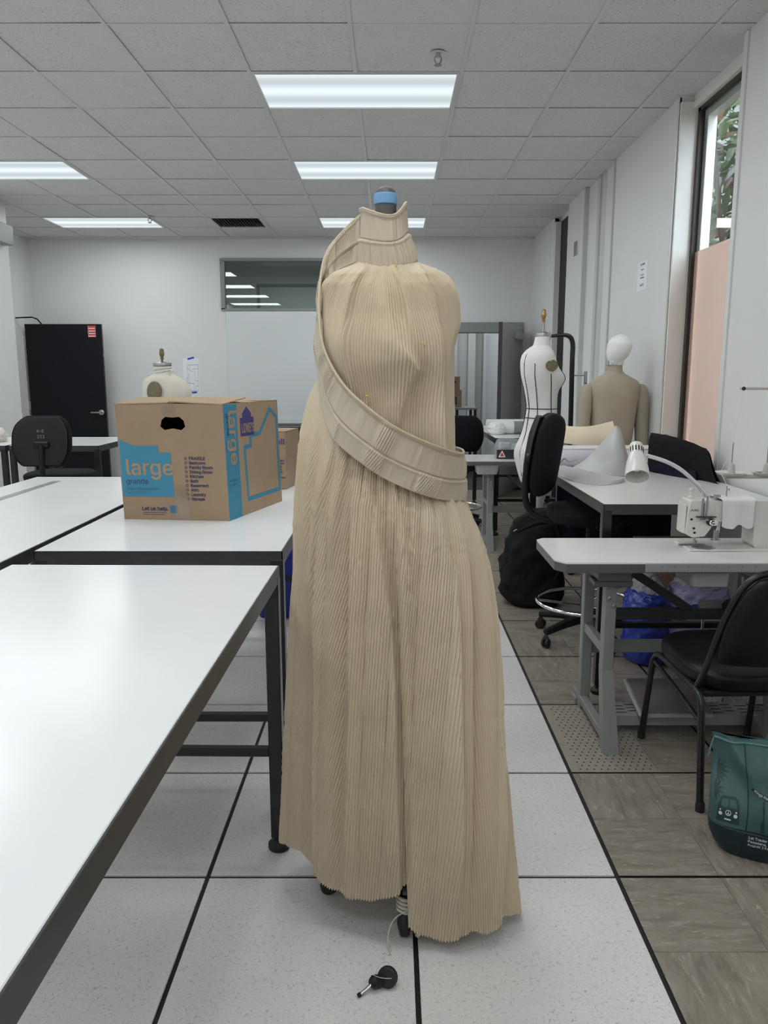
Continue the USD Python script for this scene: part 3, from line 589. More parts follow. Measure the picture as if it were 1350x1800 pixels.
FOLDS = [  # rows, columns of a fold's edge, height, reach to its left and right
    ([860, 930, 1000, 1200, 1480], [585, 577, 573, 572, 566], .030, 4, 36, 0),
    ([850, 930, 1050, 1250, 1560], [625, 627, 627, 626, 615], .030, 4, 36, 0),
    ([860, 905, 990, 1080, 1200, 1400, 1560], [650, 661, 673, 685, 691, 694, 700], .042, 40, 4, 0),
    ([640, 720, 800, 900, 1000], [556, 552, 546, 540, 536], .016, 12, 4, 0), ([660, 720, 800, 900, 1000], [563, 563, 560, 554, 548], .020, 13, 4, 0), ([770, 820, 900, 1000, 1100], [590, 584, 574, 562, 556], .022, 15, 4, 0), ([800, 850, 900, 1000], [612, 608, 602, 598], .018, 13, 4, 0),
    ([870, 960, 1010, 1100], [697, 708, 716, 722], .022, 20, 4, 0),
    ([880, 960, 1000, 1200, 1600], [752, 768, 778, 782, 790], .022, 26, 4, 1), ([880, 960, 1110, 1300, 1600], [790, 796, 799, 803, 806], .026, 26, 4, 1),
    ([890, 1000, 1200, 1400, 1620], [815, 832, 845, 852, 857], .028, 26, 4, 1), ([880, 960, 1010], [735, 742, 752], .008, 5, 20, 1)]
STRIPS = [FOLDS[k] for k in (0, 1, 2)] + [None] * 3 + [f for f in FOLDS if f[5] == 1][:3]
def skirt_off(px, pxa, py, top, which):
    o = np.zeros_like(px)
    for ys, xs, a, wl, wr, side_ in FOLDS:
        if side_ == 1 and which == 0 or side_ == 0 and which == 1: continue
        e = px - np.interp(py, ys, xs); g = np.clip((py - ys[0] + 30) / 70, 0, 1) * np.clip((ys[-1] - py) / 80, 0, 1) if ys[-1] < 1300 else np.clip((py - ys[0] + 20) / 230, 0, 1) ** .8 * np.clip((1640 - py) / 160, .35, 1)
        o += a * g * np.where(e < 0, np.exp(-(e / wl) ** 2), np.exp(-(e / wr) ** 2))
    near = np.exp(-np.maximum(0, py - top) / 75)
    o += (.003 + .011 * np.clip((px - 585) / 40, 0, 1)) * np.exp(-np.maximum(0, py - top) / 110) * (np.abs(np.sin(np.pi * pxa / 25 + 1.6 * np.sin(pxa / 37) + .5 * np.sin(py / 70))) ** .6 - .6) - .012 * np.exp(-np.maximum(0, py - top - 10) / 16)
    o += .013 * (np.abs(np.sin(np.pi * (pxa + .04 * py) / 44 + .9 * np.sin(pxa / 51) + .6)) ** .7 - .6) * np.clip((py - top) / 200, 0, 1) * np.clip((1680 - py) / 300, .4, 1)
    o += .005 * crinkle(px, py, 60, 5) + .006 * crinkle(px, py, 7, 12) * np.clip((crinkle(px, py, 60, 2) - .12) * 7, 0, 1)
    return o
def bias(px, pxa, py, which):
    per = 4.25 + np.clip((py - 850) / 750, 0, 1) * .45
    X = [np.interp(py, f[0], f[1]) for f in STRIPS if f is not None]
    d = py - 1000
    if which == 0:
        m = np.where(px < X[0], -.34, np.where(px < X[1], -.25, np.where(px < X[2], -.06, -.01)))
        st = np.where(px < X[0], 0, np.where(px < X[1], .4, np.where(px < X[2], .7, .2)))
    else:
        m = np.where(px < X[3], -.10, np.where(px < X[4], -.02, np.where(px < X[5], .035, .05)))
        st = np.where(px < X[3], 0, np.where(px < X[4], .4, np.where(px < X[5], .7, .1)))
    return (pxa - m * d - 700) / per + st
def skirt(phis, nrow, hem, which, lift):
    top = top_row(phis)
    tt = np.linspace(0, 1, nrow)[:, None]
    bot = np.full_like(top, 1500.0)
    for _ in range(12):
        l, r = O[0](bot), O[1](bot); bot = hem((l + r) / 2 + (r - l) / 2 * np.sin(phis))
    PYg = top[None] + (bot - top)[None] * tt; PH = np.broadcast_to(phis[None], PYg.shape)
    _, px = surface(PH, PYg)
    l, r = O[0](PYg), O[1](PYg); pxa = (l + r) / 2 + (r - l) / 2 * PH
    smooth_o = lift * np.clip((PYg - top) / 120, .15, 1) + skirt_off(px, pxa, PYg, top[None], which)
    Vs_, _ = surface(PH, PYg, smooth_o)
    step = np.linalg.norm(np.diff(Vs_[..., :2], axis=1), axis=2) / .00163        # length along the folded cloth, about one unit per picture row
    arc_ = np.concatenate([np.zeros((nrow, 1)), np.cumsum(step, axis=1)], 1)
    mid_ = int(np.argmin(np.abs(phis - np.radians(4 if which == 0 else 24))))
    arc_ = arc_ - arc_[:, mid_:mid_ + 1] + pxa[:, mid_:mid_ + 1]
    ph = bias(px, .8 * pxa + .2 * arc_, PYg, which)
    fade = np.clip((np.cos(PH) + .25) * 2.5, .2, 1)
    o = smooth_o + .0052 * fade * ridge(ph) * np.clip(.35 + (PYg - top) / 60, 0, 1)
    if which == 1:      # the over panel's free edge rolls back over the under panel
        e = np.degrees(PH - phis[0]); o = o - .004 * np.exp(-(e / 1.2) ** 2) + .007 * np.exp(-((e - 3.0) / 2.2) ** 2)
    o = o * np.clip(np.where(px < 600, .05, .3) + (PYg - top) / np.where(px < 600, 110.0, 14.0), 0, 1)
    V, _ = surface(PH, PYg, o)
    zig = np.abs(((ph * 1.0) % 1) - .5) * 2
    V[-1, :, 2] += .0035 * zig[-1]
    V[..., 2] = np.maximum(V[..., 2], .004)
    return V
phiL = np.radians(np.concatenate([np.linspace(-255, -100, 70)[:-1], np.linspace(-100, 22, 780)]))
phiR = np.radians(np.concatenate([np.linspace(6.5, 100, 640), np.linspace(100, 115, 12)[1:]]))
part(gown, 'skirt_panel', grid(skirt(phiL, 300, HL, 0, .004)), 'gown_cloth', smooth=True)
# the over panel starts along a line that leans a little: bend its first angles row by row through the outline itself
part(gown, 'skirt_panel', grid(skirt(phiR, 300, HR, 1, .020)), 'gown_cloth', smooth=True)
for x, y in ((696, 467), (741, 603), (695, 609), (645, 696), (722, 444), (746, 606)):
    D = float(bodyD(x, y)) - .032; p = ray(x, y, D)
    part(gown, 'pin', [trimesh.creation.icosphere(1, .0028).apply_translation(p), tube([p, p + np.array((.010, .012, -.014))], .0006, 5)], 'pin_yellow')

# ---- stand: neck post with tape, iron base with casters
stand = thing('dress_stand', 'black iron dress stand under the gown with grey neck post and caster feet', 'dress stand', (.045, 2.055, 0))
nx = ray(678, 360, 2.075)[0] - .045
part(stand, 'neck_post', lathe([(.028, 1.70), (.028, 1.86), (.027, 1.918), (.024, 1.934), (.015, 1.943), (0.001, 1.946)], 28, (nx, .02, 0)), 'post_grey')
part(stand, 'neck_tape', lathe([(.0285, 1.900), (.0300, 1.902), (.0298, 1.925), (.0280, 1.927)], 28, (nx, .02, 0)), 'tape_pale_blue', label='pale blue masking tape around the neck post')
part(stand, 'pole', lathe([(.018, .16), (.018, 1.72)], 16), 'rail_black')
part(stand, 'hub', lathe([(.05, .13), (.07, .15), (.07, .17), (.045, .20), (.03, .26), (.02, .27)], 20), 'rail_black')
def caster(a, R, tie=False):
    d = np.array((math.cos(a), math.sin(a), 0)); c = d * R; o = []
    part(stand, 'foot', [tube([d * .04 + (0, 0, .155), d * (R * .45) + (0, 0, .165), d * (R * .8) + (0, 0, .15), c + np.array((0, 0, .11))], [.018, .017, .016, .015], 10, spline=14), lathe([(.010, .055), (.014, .06), (.017, .10), (.015, .125)], 14, c)], 'rail_black')
    s = np.array((-math.sin(a), math.cos(a), 0)); w = c + d * -.004
    wh = mv(lathe([(.004, -.013), (.021, -.013), (.026, -.008), (.026, .008), (.021, .013), (.004, .013)], 20), rx=90)
    wh = mv(wh, (0, 0, 0), rz=math.degrees(a)); wh.apply_translation(w + np.array((0, 0, .026)))
    hood = mv(trimesh.creation.icosphere(2, 1.0), s=(.020, .027, .034)); hood = mv(hood, w + np.array((0, 0, .040)), rz=math.degrees(a) + 90)
    k = part(stand, 'caster', [wh, hood], 'rubber')
a0 = math.radians(-92)
for k in range(5): caster(a0 + k * 2 * math.pi / 5, .235)
fw = np.array((math.cos(a0), math.sin(a0), 0)) * .235
ts = [tube([fw + np.array((.019 * math.cos(q), .019 * math.sin(q), .082 + .012 * i + .003 * math.sin(2 * q))) for q in np.linspace(0, 6.283, 14)], .0045, 6, closed=True) for i in range(4)]
ts += [tube([fw + (0.01, -.02, .09), fw + (-.03, -.03, .07), fw + (-.045, -.035, .02), fw + (-.042, -.05, .003), fw + (-.037, -.072, .003)], .0018, 5, spline=20), tube([fw + (0.012, -.02, .10), fw + (.03, -.025, .08), fw + (.036, -.03, .03), fw + (.03, -.02, .02)], .004, 6, spline=14), tube([fw + (-.045, -.035, .02), fw + (-.036, -.055, .004), fw + (-.044, -.075, .003)], .0012, 5, spline=14)]
part(stand, 'string_tie', ts, 'string', label='white string wound around the front caster')
# ---- the loose caster on the floor
lc = rayz(668, 1722, .02)
loose = thing('caster', 'loose black caster wheel with steel stem lying on the floor in front of the gown', 'caster', (lc[0], lc[1], 0), rz=10)
UsdGeom.Xformable(loose).AddScaleOp().Set((.85, .85, .85))
part(loose, 'wheel', mv(lathe([(.004, -.013), (.024, -.012), (.029, -.006), (.029, .006), (.024, .012), (.004, .013)], 24), (.022, .0, .0285), rx=68, rz=-25), 'rubber')
part(loose, 'hood', [mv(hull([(.018 * math.cos(q), .018 * math.sin(q), z) for q in np.linspace(0, 6.28, 14) for z in (-.014, .008)] + [(.012 * math.cos(q), .012 * math.sin(q), .016) for q in np.linspace(0, 6.28, 14)]), (-.014, -.006, .024), ry=-72, rz=22), bar((-.01, -.004, .026), (.02, .0, .03), .018, .02)], 'plastic_black')
part(loose, 'stem', tube([(-.024, -.010, .022), (-.042, -.018, .014), (-.062, -.026, .007)], [.0055, .005, .0045], 10), 'steel')
part(loose, 'stem_tip', tube([(-.060, -.025, .008), (-.068, -.0285, .0062)], .006, 10), 'plastic_black')
part(loose, 'thread', [tube([(.02, 0, .055), (.03, .03, .05), (.01, .05, .03), (-.01, .04, .003)], .0008, 5, spline=14), tube([(-.02, 0, .042), (.0, -.018, .045), (.03, -.02, .04)], .001, 5, spline=10)], 'string')
# ================================================================ LEFT SIDE: CUTTING TABLES, BOXES, CHAIR, FORM
TABLE_H = .914
def cutting_table(label, x0, x1, y0, y1, rz=0, rails=True, zt=TABLE_H, top='white_laminate', mids=()):
    cx, cy = (x0 + x1) / 2, (y0 + y1) / 2; w, l = (x1 - x0) / 2, (y1 - y0) / 2
    t = thing('cutting_table', label, 'table', (cx, cy, 0), rz)
    part(t, 'tabletop', box(-w + .004, w - .004, -l + .004, l - .004, zt - .030, zt, .0015), top, smooth=False)
    for a, b, c, d in ((-w, w, -l, -l + .004), (-w, w, l - .004, l), (-w, -w + .004, -l, l), (w - .004, w, -l, l)):
        part(t, 'apron', box(a, b, c, d, zt - .050, zt - .0015, .001), 'table_steel', smooth=False)
    q = .021
    for sx in (-1, 1):
        for sy in (-1, 1):
            X, Y = sx * (w + .001 - q), sy * (l + .001 - q)
            g = part(t, 'leg', box(X - q, X + q, Y - q, Y + q, .045, zt - .030, .002), 'rail_black', smooth=False)
            part(g, 'foot', [lathe([(.030, 0), (.034, .005), (.034, .018), (.022, .028), (.012, .034)], 20, (X, Y, 0)), lathe([(.010, .03), (.010, .05)], 10, (X, Y, 0))], 'rubber', smooth=40)
    for sy in (-1, 1):
        Y = sy * (l - .006 - q)
        part(t, 'rail', box(-(w - .04), w - .04, Y - .013, Y + .013, .318, .345, .002), 'rail_black', smooth=False)
    part(t, 'rail', box(-.013, .013, -(l - .03), l - .03, .318, .345, .002), 'rail_black', smooth=False)
    return t
T1 = cutting_table('white-topped cutting table filling the lower left foreground, nearest the camera', -1.150, -.345, .38, 2.235, rz=-.75)
T2 = cutting_table('white-topped cutting table carrying the large cardboard moving box', -1.155, -.350, 2.42, 4.28)
T3 = cutting_table('white-topped cutting table with the long metal ruler, at the left picture edge', -1.990, -1.183, 2.02, 4.28)
T4 = cutting_table('white-topped cutting table behind the left black chair, in front of the black door', -3.12, -2.385, 6.27, 7.18)
T5 = cutting_table('white-topped cutting table at the left wall holding the pale cloth bundle', -3.88, -3.15, 6.27, 7.18)
solo('ruler', box(-1.815, -1.772, 2.5, 4.09, TABLE_H, TABLE_H + .002, .0005), 'steel', 'long flat metal ruler lying along the left cutting table', 'ruler', smooth=False)
mat('cloth_pale', (.62, .58, .54), .85, var=.1, vscale=15)
cb = ray(-4, 773, 6.5)
m = trimesh.creation.icosphere(4, 1.0); vv = m.vertices; vv *= (1 + .5 * (meshkit.fbm(vv * 2.2 + 5, 3, 2) - .5))[:, None]; vv[:, 2] = np.maximum(vv[:, 2], -.6); m.vertices = vv * (.09, .12, .085)
m.apply_translation((cb[0] - .075, 6.6, TABLE_H + .051)); solo('cloth_bundle', m, 'cloth_pale', 'crumpled pale cloth bundle on the table at the left picture edge', 'cloth', smooth=True)

# ---- cardboard boxes with printing
mat('cardboard', (.36, .255, .165), .75, var=.10, vscale=9, spec=.25, bump=.05, bscale=60)
mat('cardboard_side', (.40, .29, .19), .75, var=.10, vscale=9, spec=.25, bump=.05, bscale=60)
mat('print_blue', (.045, .235, .36), .6)
mat('print_navy', (.035, .035, .12), .6)
mat('print_violet', (.055, .045, .20), .6)
mat('print_soft_blue', (.055, .17, .28), .6)
M['clear_tape'] = usdkit.material(stage, '/World/Looks/clear_tape', {'t': ('transparent_bsdf', {'color': (.97, .96, .93)}), 'g': ('glossy_bsdf', {'roughness': .15}), 'm': ('mix_closure', {'fac': .10})}, [('t.BSDF', 'm.closure1'), ('g.BSDF', 'm.closure2')], surface='m.closure')
BL, BR, SR = rayz(219, 912.5, TABLE_H), rayz(404, 916, TABLE_H), rayz(496, 880.5, TABLE_H)
fx = (BR - BL); sx_ = (SR - BR); BH = .448; FW, SW = np.linalg.norm(fx), np.linalg.norm(sx_)
fu, su = fx / FW, sx_ / SW
lean = np.array((-.012, 0, 0))
bx = thing('moving_box', 'large brown cardboard moving box printed large with blue panels on the cutting table', 'box')
B0 = [BL, BR, SR, BL + sx_]
def up_(p, z): return np.array(p) + (0, 0, z - 0) + lean * (z / BH)
def wall(a, b, th, z1=BH):
    n = np.array((-(b - a)[1], (b - a)[0], 0)); n /= np.linalg.norm(n)
    return hull([p + q for p in (a, b, up_(a, z1), up_(b, z1)) for q in ((0, 0, 0), n * th)])
# hand hole in the front panel
from shapely.geometry import Polygon, Point, box as sbox, LineString
from shapely import affinity
slot = Polygon([(.180, .366), (.186, .388), (.199, .398), (.225, .395), (.252, .398), (.266, .386), (.270, .366), (.258, .356), (.225, .362), (.192, .356)]).buffer(.004)
front = trimesh.creation.extrude_polygon(sbox(0, 0, FW, BH).difference(slot), .004, engine='earcut')
def on_face(m, o, u, out=.0):
    """a drawing (x along the face, y up, z out of it) laid on the face that starts at o and runs along u"""
    n = np.array((u[1], -u[0], 0)); n /= np.linalg.norm(n)
    v = m.vertices; m = m.copy()
    m.vertices = np.array(o) + v[:, :1] * u + v[:, 1:2] * (np.array((0, 0, 1.)) + lean / BH) + (v[:, 2:] + out) * n
    if np.linalg.det(np.array([u, (0, 0, 1), n])) < 0: m.invert()
    return m
part(bx, 'front_panel', on_face(front, BL, fu, -.004), 'cardboard', smooth=False)
part(bx, 'side_panel', wall(BR, SR, .004), 'cardboard_side', smooth=False)
part(bx, 'side_panel', wall(BL + sx_, BL, .004), 'cardboard', smooth=False)
part(bx, 'back_panel', wall(SR, BL + sx_, .004), 'cardboard', smooth=False)
part(bx, 'bottom', hull([np.array(p) + (0, 0, z) for p in B0 for z in (0, .004)]), 'cardboard', smooth=False)
def flap(a, b, n, L, rise, nm='flap'):
    a, b = up_(a, BH), up_(b, BH); c, d = b + np.array(n) * L + (0, 0, rise), a + np.array(n) * L + (0, 0, rise)
    return part(bx, nm, hull([p + (0, 0, z) for p in (a, b, c, d) for z in (0, .004)]), 'cardboard_side', smooth=False)
flap(BL, BL + sx_, fu, FW * .495, .006); flap(SR, BR, -fu, FW * .495, .010)
flap(BL + su * .002, BR + su * .002, su, .20, .020); flap(BL + sx_, SR, -su, .20, .004)
tp = lambda poly, o, u, z=.0006: on_face(prism(poly, .0006), o, u, .0002)
part(bx, 'printed_panel', tp([(.004, .112 - .022), (.004, .315), (.06, .290), (.160, .292), (.160, .264), (.208, .264), (.212, .092)], BL, fu), 'print_blue', smooth=False)
def wr(s, h, x, y, o, u, m, bold=False, rot=0, nm='lettering', sx=1.0):
    g = text(s, h, .0006, bold); g.apply_scale((sx, 1, 1))
    if rot: g = mv(g, rz=rot)
    g.apply_translation((x, y, .0009)); return part(bx, nm, on_face(g, o, u, .0002), m, smooth=False)
wr('large', .058, .020, .178, BL, fu, 'cardboard_side', True, sx=1.02)
wr('grande', .020, .020, .142, BL, fu, 'print_violet')
wr('Cartons/Boxes/Boite', .0095, .022, .118, BL, fu, 'print_soft_blue'); wr('4.5 CU FT', .0115, .022, .101, BL, fu, 'print_soft_blue')
for k, w_ in enumerate(('FRAGILE', 'Bedroom', 'Family Room', 'Dining Room', 'Kitchen', 'Bath', 'Basement', 'Attic', 'Laundry', 'Garage')):
    y = .238 - .0176 * k
    ring = trimesh.creation.extrude_polygon(Point(.266, y + .0055).buffer(.0052).difference(Point(.266, y + .0055).buffer(.0034)), .0006, engine='earcut')
    part(bx, 'tick_ring', on_face(ring, BL, fu, .0004), 'print_navy', smooth=False)
    wr(w_, .0112, .279, y, BL, fu, 'print_navy', True)
wr('Let us help.', .0145, .075, .038, BL, fu, 'print_navy', True)
part(bx, 'printed_rule', [tp([(.078, .030), (.175, .030), (.175, .0285), (.078, .0285)], BL, fu), tp([(.078, .022), (.165, .022), (.165, .0205), (.078, .0205)], BL, fu)], 'print_navy', smooth=False)
part(bx, 'printed_square', tp([(.190, .028), (.220, .028), (.220, .058), (.190, .058)], BL, fu), 'print_soft_blue', smooth=False)
for P_ in ([(.188, .404), (.240, .404), (.240, BH), (.188, BH)], [(.212, 0), (.268, 0), (.268, .14), (.212, .14)]):
    part(bx, 'tape_strip', on_face(prism(P_, .0004), BL, fu, .0012), 'clear_tape', smooth=False, label='clear packing tape')
# side face
part(bx, 'printed_panel', tp([(.0, 0), (.112, 0), (.112, BH), (.0, BH)], BR, su), 'print_blue', smooth=False)
wr('large', .066, .040, .43, BR, su, 'cardboard_side', True, rot=-90)
wr('grande', .019, .022, .415, BR, su, 'print_violet', rot=-90)
wr('Cartons/Boxes', .008, .015, .150, BR, su, 'print_soft_blue'); wr('4.5 CU FT', .010, .015, .132, BR, su, 'print_soft_blue')
part(bx, 'shop_emblem', tp([(.138, .318), (.262, .318), (.262, .392), (.240, .392), (.240, .408), (.200, .436), (.160, .408), (.160, .392), (.138, .392)], BR, su), 'print_violet', smooth=False)
wr("LOWE'S", .036, .146, .332, BR, su, 'cardboard_side', True, sx=.60)
ln = LineString([(.165, .262), (.165, .272), (.222, .276), (.222, .315), (.315, .322), (.425, .418), (.492, .378), (.492, .060), (.175, .060), (.165, .262)]).buffer(.0085, join_style=2)
part(bx, 'house_outline', on_face(trimesh.creation.extrude_polygon(ln, .0006, engine='earcut'), BR, su, .0002), 'print_blue', smooth=False)
# ---- second, smaller box behind it
b2 = thing('moving_box', 'small brown cardboard box with violet and red printing behind the large moving box', 'box', (-.605, 3.90, TABLE_H), rz=-8)
part(b2, 'body', [box(-.12, .10, -.10, .16, 0, .285, .003)], 'cardboard_side', smooth=False)
part(b2, 'flap', [box(-.12, .10, -.10, .028, .285, .289), box(-.12, .10, .032, .16, .285, .289)], 'cardboard', smooth=False)
part(b2, 'lettering', upright(mv(text('small', .028, .0006, True), (-.0, .225, .1005))), 'print_violet', smooth=False)
for k, w_ in enumerate(('FRAGILE', 'Bedroom', 'Family', 'Dining', 'Kitchen', 'Bath', 'Basement', 'Attic')): part(b2, 'lettering', upright(mv(text(w_, .008, .0006, True), (.045, .140 - .014 * k, .1005))), 'print_violet', smooth=False)
part(b2, 'printed_panel', upright(mv(prism([(.015, .02), (.050, .02), (.050, .15), (.015, .15)], .0006), (0, 0, .1002))), 'label_red', smooth=False)

# ---- blue bin under the second table
mat('plastic_blue', (.012, .022, .26), .4)
bb = thing('bin', 'tall blue plastic bin standing under the table behind the gown', 'bin', (-.60, 4.72, 0))
part(bb, 'body', loft([(0, 0, 0, .215, .17, 8), (.02, 0, 0, .222, .176, 8), (.60, 0, 0, .245, .20, 8), (.635, 0, 0, .25, .205, 8)], 64, 3), 'plastic_blue', smooth=40)
part(bb, 'rim', [box(-.265, .265, -.22, .22, .615, .65, .012)], 'plastic_blue', smooth=40)
part(bb, 'cord', tube([(.24, -.225, .60), (.215, -.235, .50), (.19, -.24, .485), (.16, -.235, .485)], .006, 6, spline=16), 'label_white')

# ---- drafting chairs
def drafting_chair(label, loc, rz, seat_h=.66, back=True, ring=True, back_w=.205, group=None, back_hi=.44, thick=.047, ring_r=.225):
    t = thing('drafting_chair', label, 'chair', loc, rz)
    part(t, 'seat', loft([(seat_h - .075, 0, 0, .19, .19, 3), (seat_h - .06, 0, 0, .235, .225, 3), (seat_h - .02, 0, 0, .242, .232, 3), (seat_h, 0, .0, .215, .205, 3), (seat_h + .004, 0, 0, .15, .14, 3)], 40, 4), 'fabric_black', smooth=True)
    zc = seat_h + .07 + back_hi / 2
    def bend(V):
        q = V.copy(); u = (q[..., 2] - zc) / (back_hi / 2)
        q[..., 1] += -.05 * (q[..., 0] / back_w) ** 2 * 1 + .03 * u; return q
    rows = []
    for u in (-1, -.96, -.85, -.6, -.2, .2, .6, .85, .96, 1):
        w = back_w * (1 - abs(u) ** 3.2 * (.42 if u > 0 else .30)) * (1.0 if u > -.5 else .98)
        rows.append((zc + u * back_hi / 2, 0, -.245, max(.02, w * (1 if abs(u) < .97 else .93)), thick * math.sqrt(max(.05, 1 - u ** 6)), 2.6))
    part(t, 'backrest', loft(rows, 44, 5, fn=bend), 'fabric_black', smooth=True)
    part(t, 'back_shell', loft([(zc + u * back_hi / 2 * .94, 0, -.245 - thick * .82, back_w * .90 * (1 - abs(u) ** 3.2 * .36), .012) for u in (-1, -.85, -.4, 0, .4, .85, 1)], 40, 4, fn=bend), 'plastic_black', smooth=True)
    part(t, 'back_bar', [tube([(0, -.268 - thick, zc - .02), (0, -.278 - thick, seat_h + .06), (0, -.29, seat_h - .06), (0, -.12, seat_h - .085)], .019, 10, spline=24), box(-.055, .055, -.275 - thick, -.238 - thick, zc - .045, zc + .0, .008)], 'plastic_black')
    part(t, 'seat_plate', box(-.11, .11, -.13, .13, seat_h - .10, seat_h - .070, .006), 'plastic_black', smooth=False)
    part(t, 'lever', tube([(.08, .02, seat_h - .09), (.20, .03, seat_h - .095), (.25, .03, seat_h - .08)], .006, 8), 'plastic_black')
    part(t, 'gas_post', lathe([(.028, .10), (.028, .34), (.016, .345), (.016, seat_h - .09)], 18), 'plastic_black')
    if ring:
        r = part(t, 'foot_ring', tube([(ring_r * math.cos(q), ring_r * math.sin(q), .22) for q in np.linspace(0, 2 * math.pi, 49)], .0105, 10, closed=True), "chrome", smooth=True, label='chrome foot ring')
        part(r, 'spoke', [tube([(.03 * math.cos(q), .03 * math.sin(q), .20), (ring_r * math.cos(q), ring_r * math.sin(q), .22)], .007, 8) for q in (.5, 2.6, 4.7)], 'chrome')
    for k in range(5):
        a = math.radians(18 + 72 * k); d = np.array((math.cos(a), math.sin(a), 0))
        g = part(t, 'base_arm', tube([d * .02 + (0, 0, .125), d * .15 + (0, 0, .112), d * .29 + (0, 0, .085)], [.03, .026, .018], 8), 'plastic_black')
        w = [mv(lathe([(.004, -.009), (.022, -.009), (.026, -.005), (.026, .005), (.022, .009), (.004, .009)], 16), rx=90) for _ in (0, 1)]
        w = [mv(m, tuple(d * .285 + np.array((-d[1], d[0], 0)) * s + (0, 0, .0265)), rz=math.degrees(a) + 25) for m, s in zip(w, (-.014, .014))]
        part(g, 'caster', w + [hull([d * .285 + np.array(q) for q in ((-.018, -.018, .05), (.018, -.018, .05), (.018, .018, .05), (-.018, .018, .05), (0, -.022, .03), (0, .022, .03), (0, 0, .085))])], 'rubber')
    return t
c = ray(78, 800, 5.55)
ch1 = drafting_chair('black drafting chair seen from behind at the left table, near the black door', (c[0], 5.80, 0), 2, .76, back_hi=.36, back_w=.212)
# pale marks on its back
part(ch1, 'chalk_marks', [mv(mv(text(s, .022, .0006), rx=90), (-.03 + .0, -.304, z)) for s, z in (('A\u2013E', 1.075), ('211', 1.035))], 'ink_soft', smooth=False)

# ---- dress form on the left, behind the box
mat('form_linen', (.66, .62, .54), .85, var=.06, vscale=12, bump=.15, bscale=300)
mat('form_white', (.74, .73, .70), .8, var=.05, vscale=10, bump=.1, bscale=300)
mat('form_tan', (.42, .37, .285), .8, var=.08, vscale=14, bump=.15, bscale=300)
mat('plate_bronze', (.20, .165, .095), .6, var=.35, vscale=40)
mat('black_tape', (.012, .012, .014), .7)
mat('egg_white', (.80, .80, .79), .35)
def finial(t, c, s=1.0, m='brass'):
    part(t, 'finial', lathe([(.012 * s, 0), (.012 * s, .03 * s), (.020 * s, .034 * s), (.021 * s, .045 * s), (.012 * s, .05 * s), (.019 * s, .058 * s), (.027 * s, .08 * s), (.027 * s, .10 * s), (.022 * s, .115 * s), (.024 * s, .118 * s), (.022 * s, .135 * s), (.010 * s, .146 * s), (.001, .148 * s)], 20, c), m)
FL = 5.2
c = ray(276, 687, FL); fxl, fzl = c[0] + .02, c[2]
df = thing('dress_form', 'cream linen dress form with bronze arm plate behind the large moving box', 'dress form', (fxl, FL + .1, 0))
Z = fzl
rows = [(Z - .62, 0, 0, .16, .12), (Z - .45, 0, 0, .165, .125), (Z - .33, 0, 0, .13, .10), (Z - .16, .015, 0, .150, .13), (Z - .02, .02, 0, .165, .12), (Z + .05, .01, 0, .150, .10), (Z + .085, .0, 0, .115, .085), (Z + .105, -.0, 0, .080, .065), (Z + .12, -.003, 0, .062, .056), (Z + .165, -.005, 0, .058, .055)]
part(df, 'torso', loft(rows, 48, 6), 'form_linen', smooth=True)
part(df, 'neck_cap', lathe([(.060, 0), (.062, .004), (.060, .02), (.03, .024), (.02, .028)], 24, (-.005, 0, Z + .165)), 'steel')
finial(df, (-.005, 0, Z + .19), .62, 'plate_bronze')
part(df, 'arm_plate', mv(lathe([(.050, 0), (.054, .004), (.054, .012), (.046, .016), (.02, .017)], 28), (-.028, -.118, Z - .0), rx=90, s=None, rz=-18).apply_transform(np.diag([1, 1, 1.28, 1]) @ np.eye(4)) if False else mv(lathe([(.050, 0), (.054, .004), (.054, .012), (.046, .016), (.02, .017)], 28).apply_transform(np.diag([1, 1.25, 1, 1.0])), (-.03, -.112, Z - .005), rx=84, rz=-14), 'plate_bronze')
part(df, 'neck_tie', [tube([(-.005 + .0605 * math.cos(q), .058 * math.sin(q), Z + .12 + .012 * i + .01 * math.sin(q + i)) for q in np.linspace(0, 6.283, 24)], .004, 6, closed=True) for i in range(3)] + [tube([(.05, -.045, Z + .12), (.07, -.05, Z + .09), (.06, -.07, Z + .06)], .003, 5, spline=10), tube([(.06, -.03, Z + .14), (.075, -.04, Z + .13)], .008, 6)], 'form_white')
part(df, 'stand_pole', lathe([(.016, .1), (.016, Z - .6)], 14), 'rail_black')
part(df, 'stand_base', [bar((0, 0, .12), (.24 * math.cos(q), .24 * math.sin(q), .03), .025) for q in np.radians([20, 140, 260])] + [lathe([(.02, 0), (.02, .03)], 12, (.24 * math.cos(q), .24 * math.sin(q), 0)) for q in np.radians([20, 140, 260])], 'rail_black')

